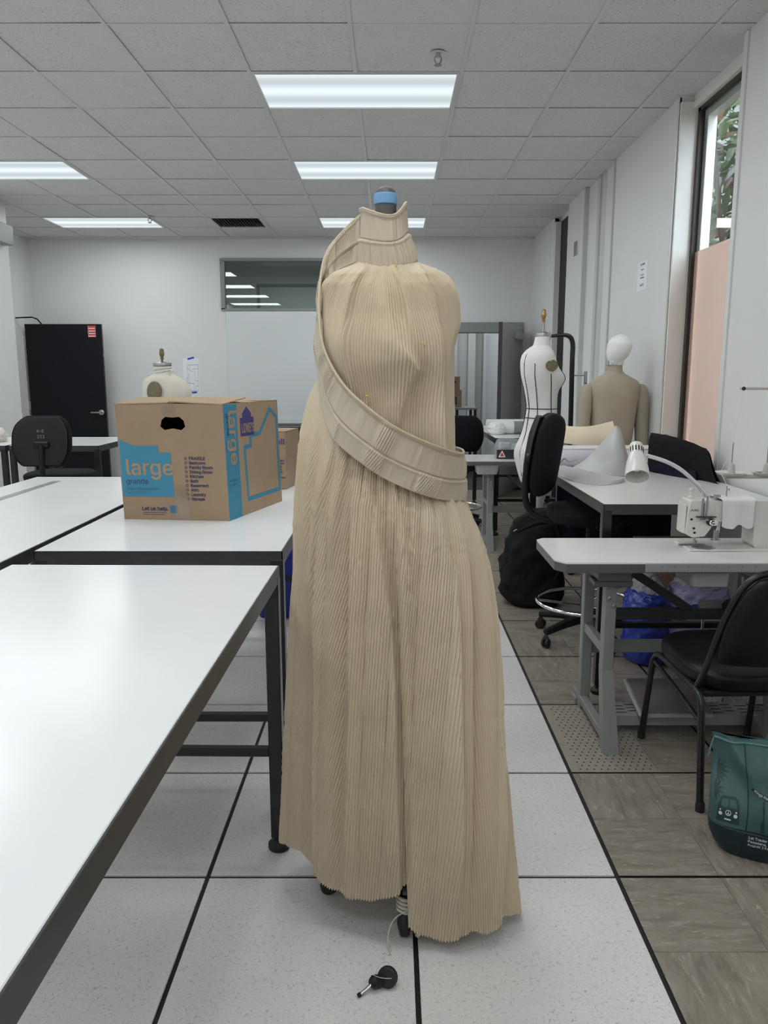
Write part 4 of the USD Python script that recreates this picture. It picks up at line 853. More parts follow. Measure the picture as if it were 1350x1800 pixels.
# ---- sketch taped to the back wall
sk = ray(337, 660, YB)
pp = thing('sketch_sheet', 'white sheet with a pencil floor plan held by blue tape on the back wall', 'drawing', (sk[0], YB - .001, 0))
z0, z1, x0, x1 = ray_z(690, YB), ray_z(630, YB), -.11, .105
part(pp, 'sheet', mv(box(x0, x1, -.0012, -.0002, z0, z1), (0, 0, 0), ry=-3), 'paper', smooth=False) if False else part(pp, 'sheet', box(x0, x1, -.0012, -.0002, z0, z1), 'paper', smooth=False)
h_ = z1 - z0
L_ = [((-.05, .15), (-.05, .80)), ((-.05, .80), (.09, .82)), ((.09, .82), (.085, .05)), ((-.06, .06), (.085, .05)), ((-.06, .06), (-.065, .42)), ((-.065, .42), (-.045, .42)), ((-.05, .70), (-.01, .66)), ((.02, .68), (.09, .70)), ((.045, .62), (.045, .35)), ((.045, .35), (.09, .34)), ((-.02, .64), (.02, .62)), ((-.03, .55), (-.03, .15)), ((-.06, .28), (.03, .26)), ((.03, .30), (.03, .08)), ((-.02, .78), (-.02, .74)), ((.05, .20), (.085, .2)), ((.05, .2), (.05, .06))]
part(pp, 'drawing_lines', [bar((a[0], -.0016, z0 + h_ * a[1]), (b[0], -.0016, z0 + h_ * b[1]), .0008, .0045) for a, b in L_], 'ink_soft', smooth=False)
part(pp, 'tape', [bar((-.045, -.002, z1 - .010), (.04, -.002, z1 + .012), .001, .022), bar((-.03, -.002, z0 + .0), (.06, -.002, z0 + .004), .001, .022)], 'tape_blue', smooth=False)
# ---- dark cabinet and counter under the whiteboard
mat('cabinet_grey', (.085, .085, .085), .5)
cab = thing('cabinet', 'dark grey low cabinet with black top under the whiteboard behind the boxes', 'cabinet', (-1.05, YB - .26, 0))
part(cab, 'body', box(-.75, .75, -.2, .24, .10, .80, .003), 'cabinet_grey', smooth=False)
part(cab, 'top', box(-.77, .77, -.23, .25, .80, .84, .004), 'rail_black', smooth=False)
for k in range(3):
    d_ = part(cab, 'door', box(-.74 + .5 * k, -.745 + .5 * (k + 1) - .005, -.218, -.20, .13, .78, .003), 'cabinet_grey', smooth=False)
    part(d_, 'handle', box(-.30 + .5 * k, -.288 + .5 * k, -.235, -.218, .55, .67, .003), 'steel', smooth=False)
part(cab, 'plinth', box(-.73, .73, -.17, .23, 0, .10), 'rail_black', smooth=False)
# ---- ceiling vent, sprinkler
vt = thing('ceiling_vent', 'black slotted air vent in the ceiling near the back wall', 'air vent', (VENT[0] + .305, VENT[1] + .305, CEIL))
part(vt, 'frame', [box(-.303, .303, -.303, -.265, -.003, .010, .002), box(-.303, .303, .265, .303, -.003, .010, .002), box(-.303, -.265, -.265, .265, -.003, .010, .002), box(.265, .303, -.265, .265, -.003, .010, .002)], 'tee_white', smooth=False)
part(vt, 'duct', box(-.29, .29, -.29, .29, .10, .11), 'black_void', smooth=False)
for k in range(15): part(vt, 'slat', mv(box(-.014, .014, -.265, .265, -.0012, .0012), (-.246 + .035 * k, 0, .012), ry=48), 'grey_frame', smooth=False)
sp = ray(770, 96, 1.0); D_ = (CEIL - CAM_H) / math.tan(math.atan((900 - 92) / 1350) - PITCH)
sp = ray(770, 92, D_)
s1 = thing('sprinkler', 'dark metal fire sprinkler in the ceiling right of the nearest centre light', 'sprinkler', (sp[0], D_, CEIL))
part(s1, 'escutcheon', lathe([(.040, -.004), (.038, -.001), (.03, .0)], 24), 'tee_white')
part(s1, 'body', lathe([(.008, -.025), (.012, -.02), (.012, 0)], 14), 'steel')
part(s1, 'frame_arm', [tube([(s * .010, 0, -.018), (s * .019, 0, -.032), (s * .012, 0, -.052), (0, 0, -.060)], .0035, 6, spline=10) for s in (-1, 1)], 'grey_frame')
part(s1, 'deflector', lathe([(.020, -.066), (.022, -.064), (.006, -.060)], 16), 'grey_frame')
sp = ray(263, 379, 8.75)
s2 = copy(s1, 'sprinkler', ((264 - CX) * depth(8.85, CEIL) / F, 8.83, CEIL), 0, 'small fire sprinkler beside the farthest light of the left row')
# ================================================================ RIGHT SIDE: SEWING STATION, TABLES, FORMS, CHAIRS, BAGS
mat('sewing_grey', (.235, .245, .235), .45)
mat('sewing_edge', (.10, .105, .11), .4)
mat('machine_cream', (.70, .70, .66), .3, coat=.2)
mat('cast_dark', (.03, .03, .032), .4)
mat('pedal_rubber', (.16, .14, .13), .7, bump=.3, bscale=200)
mat('tray_metal', (.33, .34, .33), .4)
ST_H = .77
def sewing_table(label, x0, y0, x1, y1):
    t = thing('sewing_table', label, 'table', (x0, y0, 0)); w, d = x1 - x0, y1 - y0
    P = [(.0, .05), (.035, 0), (w, 0), (w, d), (.03, d), (0, d - .03)]
    from shapely.geometry import Polygon as Pg
    top = trimesh.creation.extrude_polygon(Pg(P).buffer(-.012).buffer(.012), .006, engine='earcut'); top.apply_translation((0, 0, ST_H - .006))
    core = trimesh.creation.extrude_polygon(Pg(P).buffer(-.012).buffer(.0125), .034, engine='earcut'); core.apply_translation((0, 0, ST_H - .040))
    part(t, 'tabletop', top, 'white_laminate_warm', smooth=False)
    part(t, 'edge_band', core, 'sewing_edge', smooth=False)
    for X in (.235, w - .24):
        g = part(t, 'leg', [box(X - .022, X + .022, .075, .13, .30, ST_H - .085, .003), hull([(X - .022, .075, .31), (X + .022, .075, .31), (X - .022, .13, .31), (X + .022, .13, .31), (X - .03, -.03, .0), (X + .03, -.03, .0), (X - .03, .035, 0), (X + .03, .035, 0)])], 'sewing_grey', smooth=False)
        part(t, 'leg', [box(X - .022, X + .022, .40, .45, .0, ST_H - .085, .003)], 'sewing_grey', smooth=False)
        part(t, 'foot_bar', [box(X - .024, X + .012, .0, .52, .028, .062, .003), box(X - .03, X + .03, .45, .53, 0, .03, .003)], 'sewing_grey', smooth=False)
        part(t, 'cross_bar', box(X - .016, X + .016, .12, .42, .36, .40, .003), 'sewing_grey', smooth=False)
        part(t, 'bracket', [box(X - .065, X + .065, .04, .48, ST_H - .085, ST_H - .040, .004), box(X - .075, X + .075, .05, .14, ST_H - .11, ST_H - .085, .004)], 'sewing_edge', smooth=False)
        part(g, 'bolt', [mv(lathe([(.009, 0), (.009, .006), (.004, .007)], 8), (X + s, .074, ST_H - .16 - .03 * k), rx=90) for k, s in ((0, -.01), (1, .01))], 'steel')
    part(t, 'stretcher', box(.25, w - .26, .42, .435, .255, .315, .003), 'sewing_grey', smooth=False)
    return t
S1 = sewing_table('grey-legged sewing table with white top holding the sewing machine, at right foreground', .634, 2.845, 1.775, 3.30)
S2 = sewing_table('far grey-legged sewing table with the clear plastic bag on it, just right of the gown', .615, 6.43, 1.755, 6.97)
wS = 1.141
# front ruler
ru = part(S1, 'ruler', box(.335, 1.14, -.004, -.001, ST_H - .036, ST_H - .004), 'tray_metal', smooth=False, label='steel measuring rule along the front edge')
part(ru, 'graduation', [box(.345 + .0127 * k, .3456 + .0127 * k, -.0046, -.004, ST_H - .036, ST_H - .036 + (.012 if k % 4 == 0 else .007)) for k in range(62)] + [upright(mv(text(str(k + 1), .0055, .0004), (.345 + .0508 * (k + 1), ST_H - .018, .0041))) for k in range(15)], 'ink', smooth=False, kind='stuff')
part(S1, 'drawer', loft([(ST_H - .105, .60, .12, .065, .09, 8), (ST_H - .10, .60, .12, .073, .10, 8), (ST_H - .045, .60, .12, .075, .105, 8), (ST_H - .040, .60, .12, .078, .11, 8)], 40, 3), 'tray_metal', smooth=30)
part(S1, 'control_box', [box(.80, 1.13, .05, .30, ST_H - .10, ST_H - .040, .008), box(.93, .99, .02, .05, ST_H - .14, ST_H - .06, .004)], 'sewing_edge', smooth=False)
part(S1, 'knee_bar', [bar((.28, .22, .500), (.80, .20, .508), .036, .042), bar((.34, .23, .69), (.60, .215, .52), .03, .034)], 'cast_dark', smooth=False)
part(S1, 'knee_pad', mv(lathe([(.02, -.03), (.06, -.028), (.068, -.01), (.066, .012), (.04, .02), (.01, .021)], 28), (.775, .17, .512), ry=78, rz=15), 'cast_dark')
part(S1, 'pedal_rod', tube([(.655, .20, .52), (.652, .20, .32), (.648, .22, .14)], .006, 8), 'steel')
part(S1, 'rod_bracket', box(.635, .76, .205, .215, .52, .56, .004), 'sewing_grey', smooth=False)
# treadle beam and pedal
beam = part(S1, 'treadle_beam', [box(.27, wS - .26 + .02, .17, .30, .055, .075, .003), box(.27, wS - .24, .162, .17, .03, .078, .003)], 'tray_metal', smooth=False)
slots = []
for k in range(4):
    X = .31 + .145 * k if k < 1 else .60 + .12 * k
    for j in range(3): slots += [box(X, X + .05, .192 + .032 * j, .198 + .032 * j, .0752, .0757), box(X + .06, X + .10, .208 + .03 * j, .214 + .03 * j, .0752, .0757)]
part(beam, 'beam_slots', slots, 'joint_black', smooth=False, kind='stuff')
pl = mv(box(-.155, .155, -.13, .13, -.010, .010, .008), (.545, .245, .118), rx=14)
pd = part(S1, 'pedal', pl, 'tray_metal', smooth=False)
part(pd, 'pedal_mat', mv(box(-.142, .142, -.115, .118, .010, .016, .004), (.545, .245, .118), rx=14), 'pedal_rubber', smooth=False, label='brown rubber pedal mat')
part(S1, 'cable', [tube([(1.00, .30, .70), (.98, .33, .55), (.90, .34, .50), (.88, .36, .62)], .005, 6, spline=18), tube([(1.02, .30, .70), (1.0, .34, .52), (.93, .36, .47), (.90, .37, .35)], .005, 6, spline=18)], 'tray_white')
# ---- the sewing machine
NX, NY = 1.262, 3.115       # the needle
SZ = .78
sm = thing('sewing_machine', 'cream industrial sewing machine with a white cloth over its arm, on the sewing table', 'sewing machine', (NX, NY, ST_H))
def slab(poly, y0, y1, c=.0):
    m = prism(poly, y1 - y0); return mv(m, (0, y1, 0), rx=90)
def mpart(t, n, m, mt, **k):
    m = trimesh.util.concatenate(m) if isinstance(m, list) else m.copy()
    v = np.array(m.vertices); v[:, 2] *= SZ; m.vertices = v
    return part(t, n, m, mt, **k)
mpart(sm, 'bed', box(-.055, .47, -.085, .095, .0, .012, .003), 'machine_cream', smooth=False)
mpart(sm, 'bed_inset', [hull([(-.075, -.075, .0), (.47, -.095, .0), (.47, -.085, .004), (-.06, -.072, .004), (-.055, .06, .004), (-.075, .06, 0)])], 'machine_cream', smooth=False)
mpart(sm, 'slide_plate', [lathe([(.040, .0121), (.040, .0129), (.001, .013)], 28, (.015, -.045, 0)).apply_transform(np.diag([1.2, 1, 1, 1])), box(-.065, .045, -.012, .024, .012, .0135, .001)], 'steel', smooth=False)
from shapely.geometry import Polygon as Pg
def rounded(poly, r): 
    q = Pg(poly).buffer(-r).buffer(r, quad_segs=5); return list(q.exterior.coords)[:-1]
armp = rounded([(-.045, .255), (.50, .262), (.50, .012), (.225, .012), (.215, .03), (.215, .125), (.19, .150), (.10, .152), (.06, .150), (-.02, .148), (-.045, .16)], .010)
mpart(sm, 'arm', slab(armp, -.050, .055), 'machine_cream', smooth=30)
mpart(sm, 'arm_cover', mv(prism(rounded([(.29, .05), (.43, .05), (.43, .235), (.29, .235)], .012), .004), (0, -.050, 0), rx=90), 'machine_cream', smooth=False)
headp = rounded([(-.062, .085), (-.058, .215), (-.048, .262), (.045, .262), (.05, .15), (.03, .105), (.012, .074), (-.04, .070)], .008)
mpart(sm, 'head', slab(headp, -.058, .050), 'machine_cream', smooth=30)
mpart(sm, 'face_plate', [mv(prism(rounded([(-.040, .085), (.040, .085), (.045, .24), (-.040, .245)], .010), .004), (-.062, 0, 0), rx=90, rz=-90)], 'machine_cream', smooth=False)
hs = mpart(sm, 'screw_hole', [mv(lathe([(.0055, 0), (.0055, .001)], 12), (-.045 + q, -.0585, z), rx=90) for q, z in ((0, .165), (.012, .118), (.016, .094))], 'joint_black')
mpart(sm, 'badge', [upright(mv(text('JUKI', .010, .0005, True), (-.052, .208, .0585)))], 'print_violet', smooth=False)
mpart(sm, 'thread_guide', [box(-.008, .0, -.064, -.058, .175, .275, .001), box(.010, .016, -.066, -.058, .16, .29, .001), box(-.01, .02, -.075, -.058, .162, .168)], 'steel', smooth=False)
mpart(sm, 'guide_slot', box(-.002, .004, -.0595, -.058, .175, .25), 'joint_black', smooth=False)
mpart(sm, 'tension_dial', [mv(lathe([(.016, 0), (.016, .012), (.012, .014), (.012, .028), (.008, .030)], 20), (.040, -.058, .150), rx=90)], 'chrome')
mpart(sm, 'tension_disc', [mv(lathe([(.019, 0), (.020, .006), (.014, .008)], 20), (.034, -.058, .152), rx=90), box(-.03, .05, -.075, -.060, .177, .183, .002)], 'cast_dark')
mpart(sm, 'presser_bar', [tube([(-.005, 0, .09), (-.005, 0, .03)], .005, 8), tube([(.012, 0, .09), (.012, 0, .05)], .004, 8)], 'steel')
mpart(sm, 'needle', tube([(.0, -.006, .075), (.0, -.006, .022), (0, -.006, .008)], [.0018, .0014, .0005], 6), 'chrome')
mpart(sm, 'presser_foot', [box(-.012, .010, -.03, .012, .013, .018, .002), box(-.008, .006, -.01, .006, .018, .04, .002), box(-.07, .0, -.004, .0, .014, .017)], 'steel', smooth=False)
mpart(sm, 'top_knob', [lathe([(.010, .262), (.010, .275), (.007, .28), (.007, .305), (.011, .308), (.011, .318), (.004, .32)], 16, (-.03, 0, 0))], 'machine_cream')
mpart(sm, 'thread_post', [lathe([(.003, .26), (.003, .33)], 8, (.115, 0, 0)), tube([(.115, 0, .315), (.125, 0, .312), (.125, 0, .305)], .003, 6), box(.06, .085, -.02, .0, .262, .285, .003)], 'steel')
mpart(sm, 'caution_label', [mv(prism([(.325, .125), (.375, .125), (.375, .20), (.325, .20)], .0006), (0, -.0545, 0), rx=90)], 'pin_yellow', smooth=False, label='yellow and white caution label')
mpart(sm, 'label_print', [mv(prism([(.330, .15 + .02 * k), (.370, .15 + .02 * k), (.370, .156 + .02 * k), (.330, .156 + .02 * k)], .0006), (0, -.0552, 0), rx=90) for k in range(2)] + [mv(prism([(.328, .128), (.372, .128), (.372, .142), (.328, .142)], .0006), (0, -.0552, 0), rx=90)], 'label_white', smooth=False)
mpart(sm, 'name_plate', [upright(mv(text('JUKI', .018, .0006, True), (.333, .222, .0545)))], 'print_violet', smooth=False)
# white cloth over the arm
mat('cloth_white', (.80, .79, .80), .9, var=.06, vscale=25, bump=.3, bscale=500)
u = np.linspace(0, 1, 46); v = np.linspace(0, 1, 70); UU, VV = np.meshgrid(u, v)
path = np.array([(.065, .135), (.064, .20), (.0625, .25), (.055, .268), (.03, .2715), (0, .2725), (-.03, .2715), (-.052, .268), (-.0605, .25), (-.0615, .20), (-.062, .15), (-.061, .128)])
pc = CubicSpline(np.linspace(0, 1, len(path)), path)(VV.clip(0, 1))
Xc = .075 + .135 * UU + .010 * np.sin(VV * 5) * (UU - .4)
hem = (.012 * np.sin(UU * 9) + .016 * np.exp(-((UU - .38) / .12) ** 2)) * (VV > .75) * (VV - .75) * 4
Vc = np.stack([Xc, pc[..., 0] + .0015 * np.sin(UU * 11 + VV * 4) * np.sign(pc[..., 0]) * (abs(pc[..., 0]) > .05), pc[..., 1] + .0015 * np.sin(UU * 7) - hem], -1)
mpart(sm, 'cloth', solid(Vc, .002), 'cloth_white', smooth=True, label='white cloth draped over the arm')
# ---- the lamp
lamp = thing('lamp', 'white gooseneck work lamp arching over the sewing table, clamped behind the machine', 'lamp')
lb = rayz(1247, 946, ST_H); lb[1] = min(lb[1], 3.235)
hp = ray(1127, 812, 3.12)
mid = [lb + (0, 0, .0), lb + (.005, .0, .12), ray(1243, 895, lb[1]) , ray(1238, 870, lb[1] - .01), ray(1222, 848, lb[1] - .02), ray(1200, 828, 3.19), ray(1172, 812, 3.17), ray(1145, 803, 3.14), ray(1136, 801, 3.135)]
part(lamp, 'gooseneck', tube(mid, .0085, 12, spline=60), 'chrome', smooth=True, label='chrome gooseneck')
part(lamp, 'base', lathe([(.020, 0), (.020, .008), (.012, .012), (.012, .05)], 18, lb), 'steel')
sh = [(.047, .0), (.0485, .002), (.047, .03), (.040, .075), (.030, .105), (.0285, .110), (.0280, .150), (.026, .160), (.012, .163), (.0005, .163)]
inner = [(.0005, .10), (.026, .10), (.030, .09), (.045, .006), (.047, .0)]
ax = dict(rx=-40, ry=10)
hc = ray(1120, 838, 3.10)
part(lamp, 'shade', mv(lathe(sh[0:] , 36), hc, **ax), 'machine_cream', smooth=40) if False else part(lamp, 'shade', mv(lathe(inner[:-1] + sh, 36), hc, **ax), 'machine_cream', smooth=40)
part(lamp, 'vent_slot', [mv(mv(box(-.0025, .0025, -.0300, -.026, .115, .140, .001), rz=q), hc, **ax) for q in range(-75, 90, 25)], 'joint_black', smooth=False)
mat('bulb_glass', (.75, .75, .72), .2)
part(lamp, 'bulb', mv(loft([(.03, 0, 0, .004, .004), (.035, 0, 0, .015, .015), (.055, 0, 0, .022, .022), (.085, 0, 0, .013, .013), (.10, 0, 0, .012, .012)], 20, 3), hc, **ax), 'bulb_glass', smooth=True)
# ---- thread stand
ts_y = 3.36
sp1 = ray(1285, 832, ts_y)
tsd = thing('thread_stand', 'two-spool thread stand with white discs behind the sewing machine at the right edge', 'thread stand', (sp1[0], ts_y, 0))
dz0 = sp1[2]; tb = ray_z(683, ts_y)
mat('stand_beige', (.52, .48, .45), .4)
PXs = .24
part(tsd, 'pole', lathe([(.009, ST_H), (.009, tb + .02)], 14, (PXs, .0, 0)), 'steel')
part(tsd, 'pole_foot', lathe([(.03, ST_H), (.03, ST_H + .006), (.014, ST_H + .01), (.014, ST_H + .05)], 18, (PXs, 0, 0)), 'steel')
part(tsd, 'spool_bar', box(-.03, PXs + .03, -.014, .014, dz0 - .022, dz0 - .006, .003), 'stand_beige', smooth=False)
part(tsd, 'guide_bar', box(.012, PXs + .03, -.010, .010, tb - .006, tb + .006, .003), 'stand_beige', smooth=False)
part(tsd, 'guide_eye', [mv(lathe([(.004, 0), (.0085, .0), (.0085, .002), (.004, .002)], 14), (.022, -.010, tb), rx=90)], 'cast_dark')
for k, X in enumerate((.0, .155)):
    g = part(tsd, 'spool_disc', lathe([(.01, -.006), (.050, -.006), (.064, .004), (.066, .006), (.063, .007), (.048, -.002), (.012, -.002)], 36, (X, 0, dz0)), 'machine_cream' if k == 0 else 'machine_cream')
    if k: part(g, 'disc_pad', lathe([(.013, -.001), (.050, -.001), (.052, .001), (.013, .001)], 30, (X, 0, dz0)), 'pedal_rubber')
    part(tsd, 'spool_cone', lathe([(.018, .0), (.012, .040), (.006, .044), (.001, .045)], 20, (X, 0, dz0)), 'stand_beige')
    part(tsd, 'spindle', lathe([(.0028, .0), (.0028, .135), (.001, .138)], 8, (X, 0, dz0)), 'steel')
part(tsd, 'thread', [tube([(.022, -.01, tb), (-.02, -.03, dz0 + .1), (-.06, -.03, dz0 + .01), (NX + .125 - sp1[0], NY - ts_y, ST_H + .24)], .0008, 5)], 'label_white')

# ---- right rear tables
T6 = cutting_table('white-topped cutting table by the window carrying fabric rolls and the silver cloth', .955, 1.79, 3.40, 5.24, zt=.905, top='white_laminate_warm')
T7 = cutting_table('far white-topped cutting table with white fabric rolls near the open grey door', .955, 1.78, 7.05, 8.90)

# ---- black drafting chair at that table (back towards the left)
ch2 = drafting_chair('black drafting chair with chrome foot ring pulled up to the window cutting table', (1.10, 4.18, 0), -96, .76, back_hi=.44, back_w=.185, thick=.078, ring_r=.272)
ch3 = drafting_chair('black drafting chair half hidden behind the gown, at the far sewing table', (.66, 7.40, 0), 168, .66, back_hi=.36)

# ---- black stacking chair in the right foreground
mat('vinyl_black', (.006, .006, .008), .4, bump=.12, bscale=250, spec=.3)
sc = thing('stacking_chair', 'black padded stacking chair at the sewing machine, right foreground', 'chair', (1.265, 2.70, 0), rz=2)
part(sc, 'seat', loft([(.395, 0, .02, .17, .18, 3.4), (.405, 0, .02, .212, .225, 3.4), (.445, 0, .02, .222, .235, 3.2), (.470, 0, .03, .205, .215, 3), (.480, 0, .04, .15, .16, 2.6), (.482, 0, .05, .05, .05, 2.4)], 52, 5), 'vinyl_black', smooth=True)
part(sc, 'seat_pan', box(-.19, .19, -.19, .21, .375, .397, .006), 'plastic_black', smooth=False)
for s in (-1, 1):
    part(sc, 'leg_frame', [tube([(s * .215, -.275, .0), (s * .213, -.235, .30), (s * .212, -.215, .375), (s * .211, -.165, .398), (s * .211, 0, .40), (s * .211, .16, .398), (s * .213, .205, .37), (s * .216, .225, .30), (s * .222, .27, .0)], .0125, 12, spline=70)], 'rail_black', smooth=True)
    part(sc, 'side_rail', tube([(s * .212, -.235, .30), (s * .212, .0, .335), (s * .213, .21, .36)], .009, 10, spline=14), 'rail_black', smooth=True)
    part(sc, 'back_post', [tube([(s * .205, -.16, .40), (s * .200, -.215, .50), (s * .185, -.255, .63), (s * .150, -.285, .765), (s * .09, -.298, .835), (0, -.300, .85)], .0115, 12, spline=40)], 'rail_black', smooth=True)
    for q in ((s * .215, -.275, 0), (s * .222, .27, 0)): part(sc, 'foot_cap', lathe([(.0155, 0), (.0155, .03), (.0135, .034)], 14, q), 'rubber')
def bk(V):
    q = V.copy(); h = (q[..., 2] - .50) / .345; q[..., 1] += -.215 - .085 * np.sqrt(np.clip(h, 0, 1)) + .045 * (1 - (q[..., 0] / .2) ** 2) * -.6; return q
part(sc, 'backrest', loft([(.515, 0, 0, .02, .012, 3), (.520, 0, 0, .165, .020, 3), (.56, 0, 0, .186, .026, 3), (.64, 0, 0, .180, .028, 3), (.72, 0, 0, .160, .028, 3), (.795, 0, 0, .125, .024, 3), (.828, 0, 0, .085, .018, 3), (.835, 0, 0, .02, .01, 3)], 44, 5, fn=bk), 'vinyl_black', smooth=True)

# ---- teal backpack
mat('teal', (.040, .098, .098), .5, spec=.45, bump=.15, bscale=40)
mat('teal_light', (.085, .20, .20), .45)
mat('teal_dark', (.006, .022, .030), .45)
mat('print_dark_teal', (.010, .035, .038), .55)
mat('print_pale', (.60, .66, .66), .5)
bp = rayz(1300, 1512, 0.0)
BPX, BPY, BRZ, BPS = 1.142, 2.19, -26, .83
bag = thing('backpack', 'teal roll-top backpack with dark base and printed van and palms, standing by the black chair', 'bag', (BPX, BPY, 0), rz=BRZ)
UsdGeom.Xformable(bag).AddScaleOp().Set((BPS, BPS, BPS))
def bagform(V):
    q = V.copy(); z = q[..., 2]
    q[..., 1] += .010 * np.sin(q[..., 0] * 22 + z * 14) * np.clip(z / .2, 0, 1) * np.clip((.41 - z) / .1, 0, 1) + .012 * np.sin(z * 30 + q[..., 0] * 9) * np.clip((z - .12) / .1, 0, 1)
    q[..., 1] -= .020 * np.exp(-((q[..., 0] + .7 * (z - .18) - .05) / .03) ** 2) * (z > .1)
    q[..., 1] += .075 * np.clip((z - .08) / .33, 0, 1) ** 1.2
    return q
rowsb = [(.118, 0, 0, .170, .088, 3.0), (.16, 0, 0, .172, .088, 3.0), (.25, -.004, 0, .168, .075, 2.8), (.33, -.006, 0, .166, .052, 2.6), (.38, -.006, 0, .168, .028, 2.4), (.412, -.008, 0, .172, .010, 2.4), (.420, -.008, 0, .170, .006, 2.4)]
part(bag, 'body', loft(rowsb, 90, 10, fn=bagform), 'teal', smooth=True)
part(bag, 'base', loft([(.0, 0, .0, .105, .062, 2.6), (.006, 0, 0, .122, .070, 2.8), (.04, 0, 0, .150, .080, 3), (.085, 0, 0, .168, .0875, 3), (.119, 0, 0, .1715, .0890, 3)], 90, 6), 'teal_dark', smooth=True)
def bfront(x, z):
    """a point just in front of the bag's face"""
    R = np.array([(.0, .0, .105, .062, 2.6), (.006, 0, .122, .070, 2.8), (.04, 0, .150, .0815, 3), (.085, 0, .168, .0885, 3), (.119, 0, .1715, .0895, 3)] + [(r[0], r[1], r[3], r[4], r[5]) for r in rowsb])
    R = R[np.argsort(R[:, 0])]; xc, w, d, p = (np.interp(z, R[:, 0], R[:, k]) for k in (1, 2, 3, 4))
    y = -d * np.maximum(0, 1 - np.abs((x - xc) / w) ** p) ** (1 / p)
    return bagform(np.stack([np.asarray(x, float), y, np.asarray(z, float)], -1)) if np.max(z) > .119 else np.stack([np.asarray(x, float), y, np.asarray(z, float)], -1)
def onbag(m, out=.0012):
    m = m.copy(); m = m.subdivide_to_size(.012); v = m.vertices
    zz = v[:, 1]; P_ = np.array([bfront(np.array(x), np.array(z)) for x, z in zip(v[:, 0], zz)]); P_[:, 1] -= out + v[:, 2]; m.vertices = P_; return m
part(bag, 'seam', tube(np.array([bfront(np.array(-.055 + .02 * math.sin(z * 9)), np.array(z)) for z in np.linspace(.012, .40, 40)]) - (0, .0006, 0), .0022, 6), 'teal_dark')
part(bag, 'top_binding', tube(np.array([bfront(np.array(x), np.array(.405)) for x in np.linspace(-.172, .155, 30)]) - (0, .003, 0), .0045, 8), 'teal_light')
part(bag, 'strap', [tube([(.02, .085, .42), (.03, .09, .455), (.07, .085, .462), (.10, .07, .44), (.115, .05, .40)], [.010, .011, .012, .012, .012], 8, spline=20)], 'teal_light')
part(bag, 'side_loop', tube([(-.172, .055, .40), (-.182, .045, .36), (-.186, .04, .33), (-.180, .042, .345)], .0035, 6, spline=14), 'teal_light')
d = .0006
van = Pg([(-.138, .145), (-.138, .185), (-.130, .215), (-.122, .224), (-.078, .224), (-.068, .215), (-.062, .185), (-.062, .145)])
wind = Pg([(-.128, .188), (-.123, .214), (-.102, .215), (-.102, .188)]).union(Pg([(-.098, .188), (-.098, .215), (-.078, .214), (-.070, .188)]))
part(bag, 'printed_van', [onbag(trimesh.creation.extrude_polygon(g, d, engine='earcut')) for g in [van.difference(wind)] + [Pg([(-.14, .136), (-.06, .136), (-.06, .143), (-.14, .143)])]], 'print_dark_teal', smooth=False)
pe = Point(-.100, .170)
part(bag, 'van_marks', [onbag(trimesh.creation.extrude_polygon(g, d, engine='earcut'), .002) for g in (Point(-.127, .163).buffer(.0065), Point(-.128, .176).buffer(.003), Point(-.075, .163).buffer(.0065), Point(-.073, .176).buffer(.003), pe.buffer(.010).difference(pe.buffer(.0078)), sbox(-.1008, .160, -.0992, .180), LineString([(-.100, .170), (-.1065, .1635)]).buffer(.0009), LineString([(-.100, .170), (-.0935, .1635)]).buffer(.0009), sbox(-.112, .144, -.09, .149))], 'print_pale', smooth=False)
leafs = []
for cx, cz, n_, r0, s_ in ((-.152, .290, 7, .045, 1), (-.155, .235, 6, .035, 1), (.125, .205, 9, .050, -1)):
    for k in range(n_):
        q = math.radians(-70 + 150 * k / (n_ - 1)); q = q if s_ > 0 else math.pi - q
        a_, b_ = np.array((cx, cz)), np.array((cx + r0 * math.cos(q), cz + r0 * math.sin(q))); nn = np.array((-(b_ - a_)[1], (b_ - a_)[0])) * .12
        leafs.append(Pg([a_, (a_ + b_) / 2 + nn, b_, (a_ + b_) / 2 - nn]).intersection(sbox(-.163, .12, .16, .40)))
part(bag, 'printed_palm', [onbag(trimesh.creation.extrude_polygon(g, d, engine='earcut')) for g in leafs if g.area > 1e-6 and g.geom_type == 'Polygon'], 'print_dark_teal', smooth=False, kind='stuff')
sign = Pg([(-.030, .262), (.055, .228), (.060, .240), (-.025, .274)])
part(bag, 'printed_sign', [onbag(trimesh.creation.extrude_polygon(g, d, engine='earcut')) for g in (sign, Pg([(.012, .24), (.018, .24), (.022, .125), (.010, .125)]))], 'print_dark_teal', smooth=False)
tx = mv(text('Kings Hwy', .0085, d), (-.022, .2635, 0)); tx = mv(mv(tx, (.022, -.2635, 0)), rz=-21.5); tx.apply_translation((-.021, .2625, 0))
part(bag, 'lettering', onbag(tx, .0024), 'print_pale', smooth=False)
part(bag, 'lettering', [onbag(mv(text(s, .0095, d, True), (-.028, .098 - .0145 * k, 0)), .002) for k, s in enumerate(('1st Trader Joe\u2019s', 'Pasadena, CA', 'August 1967'))], 'print_pale', smooth=False)

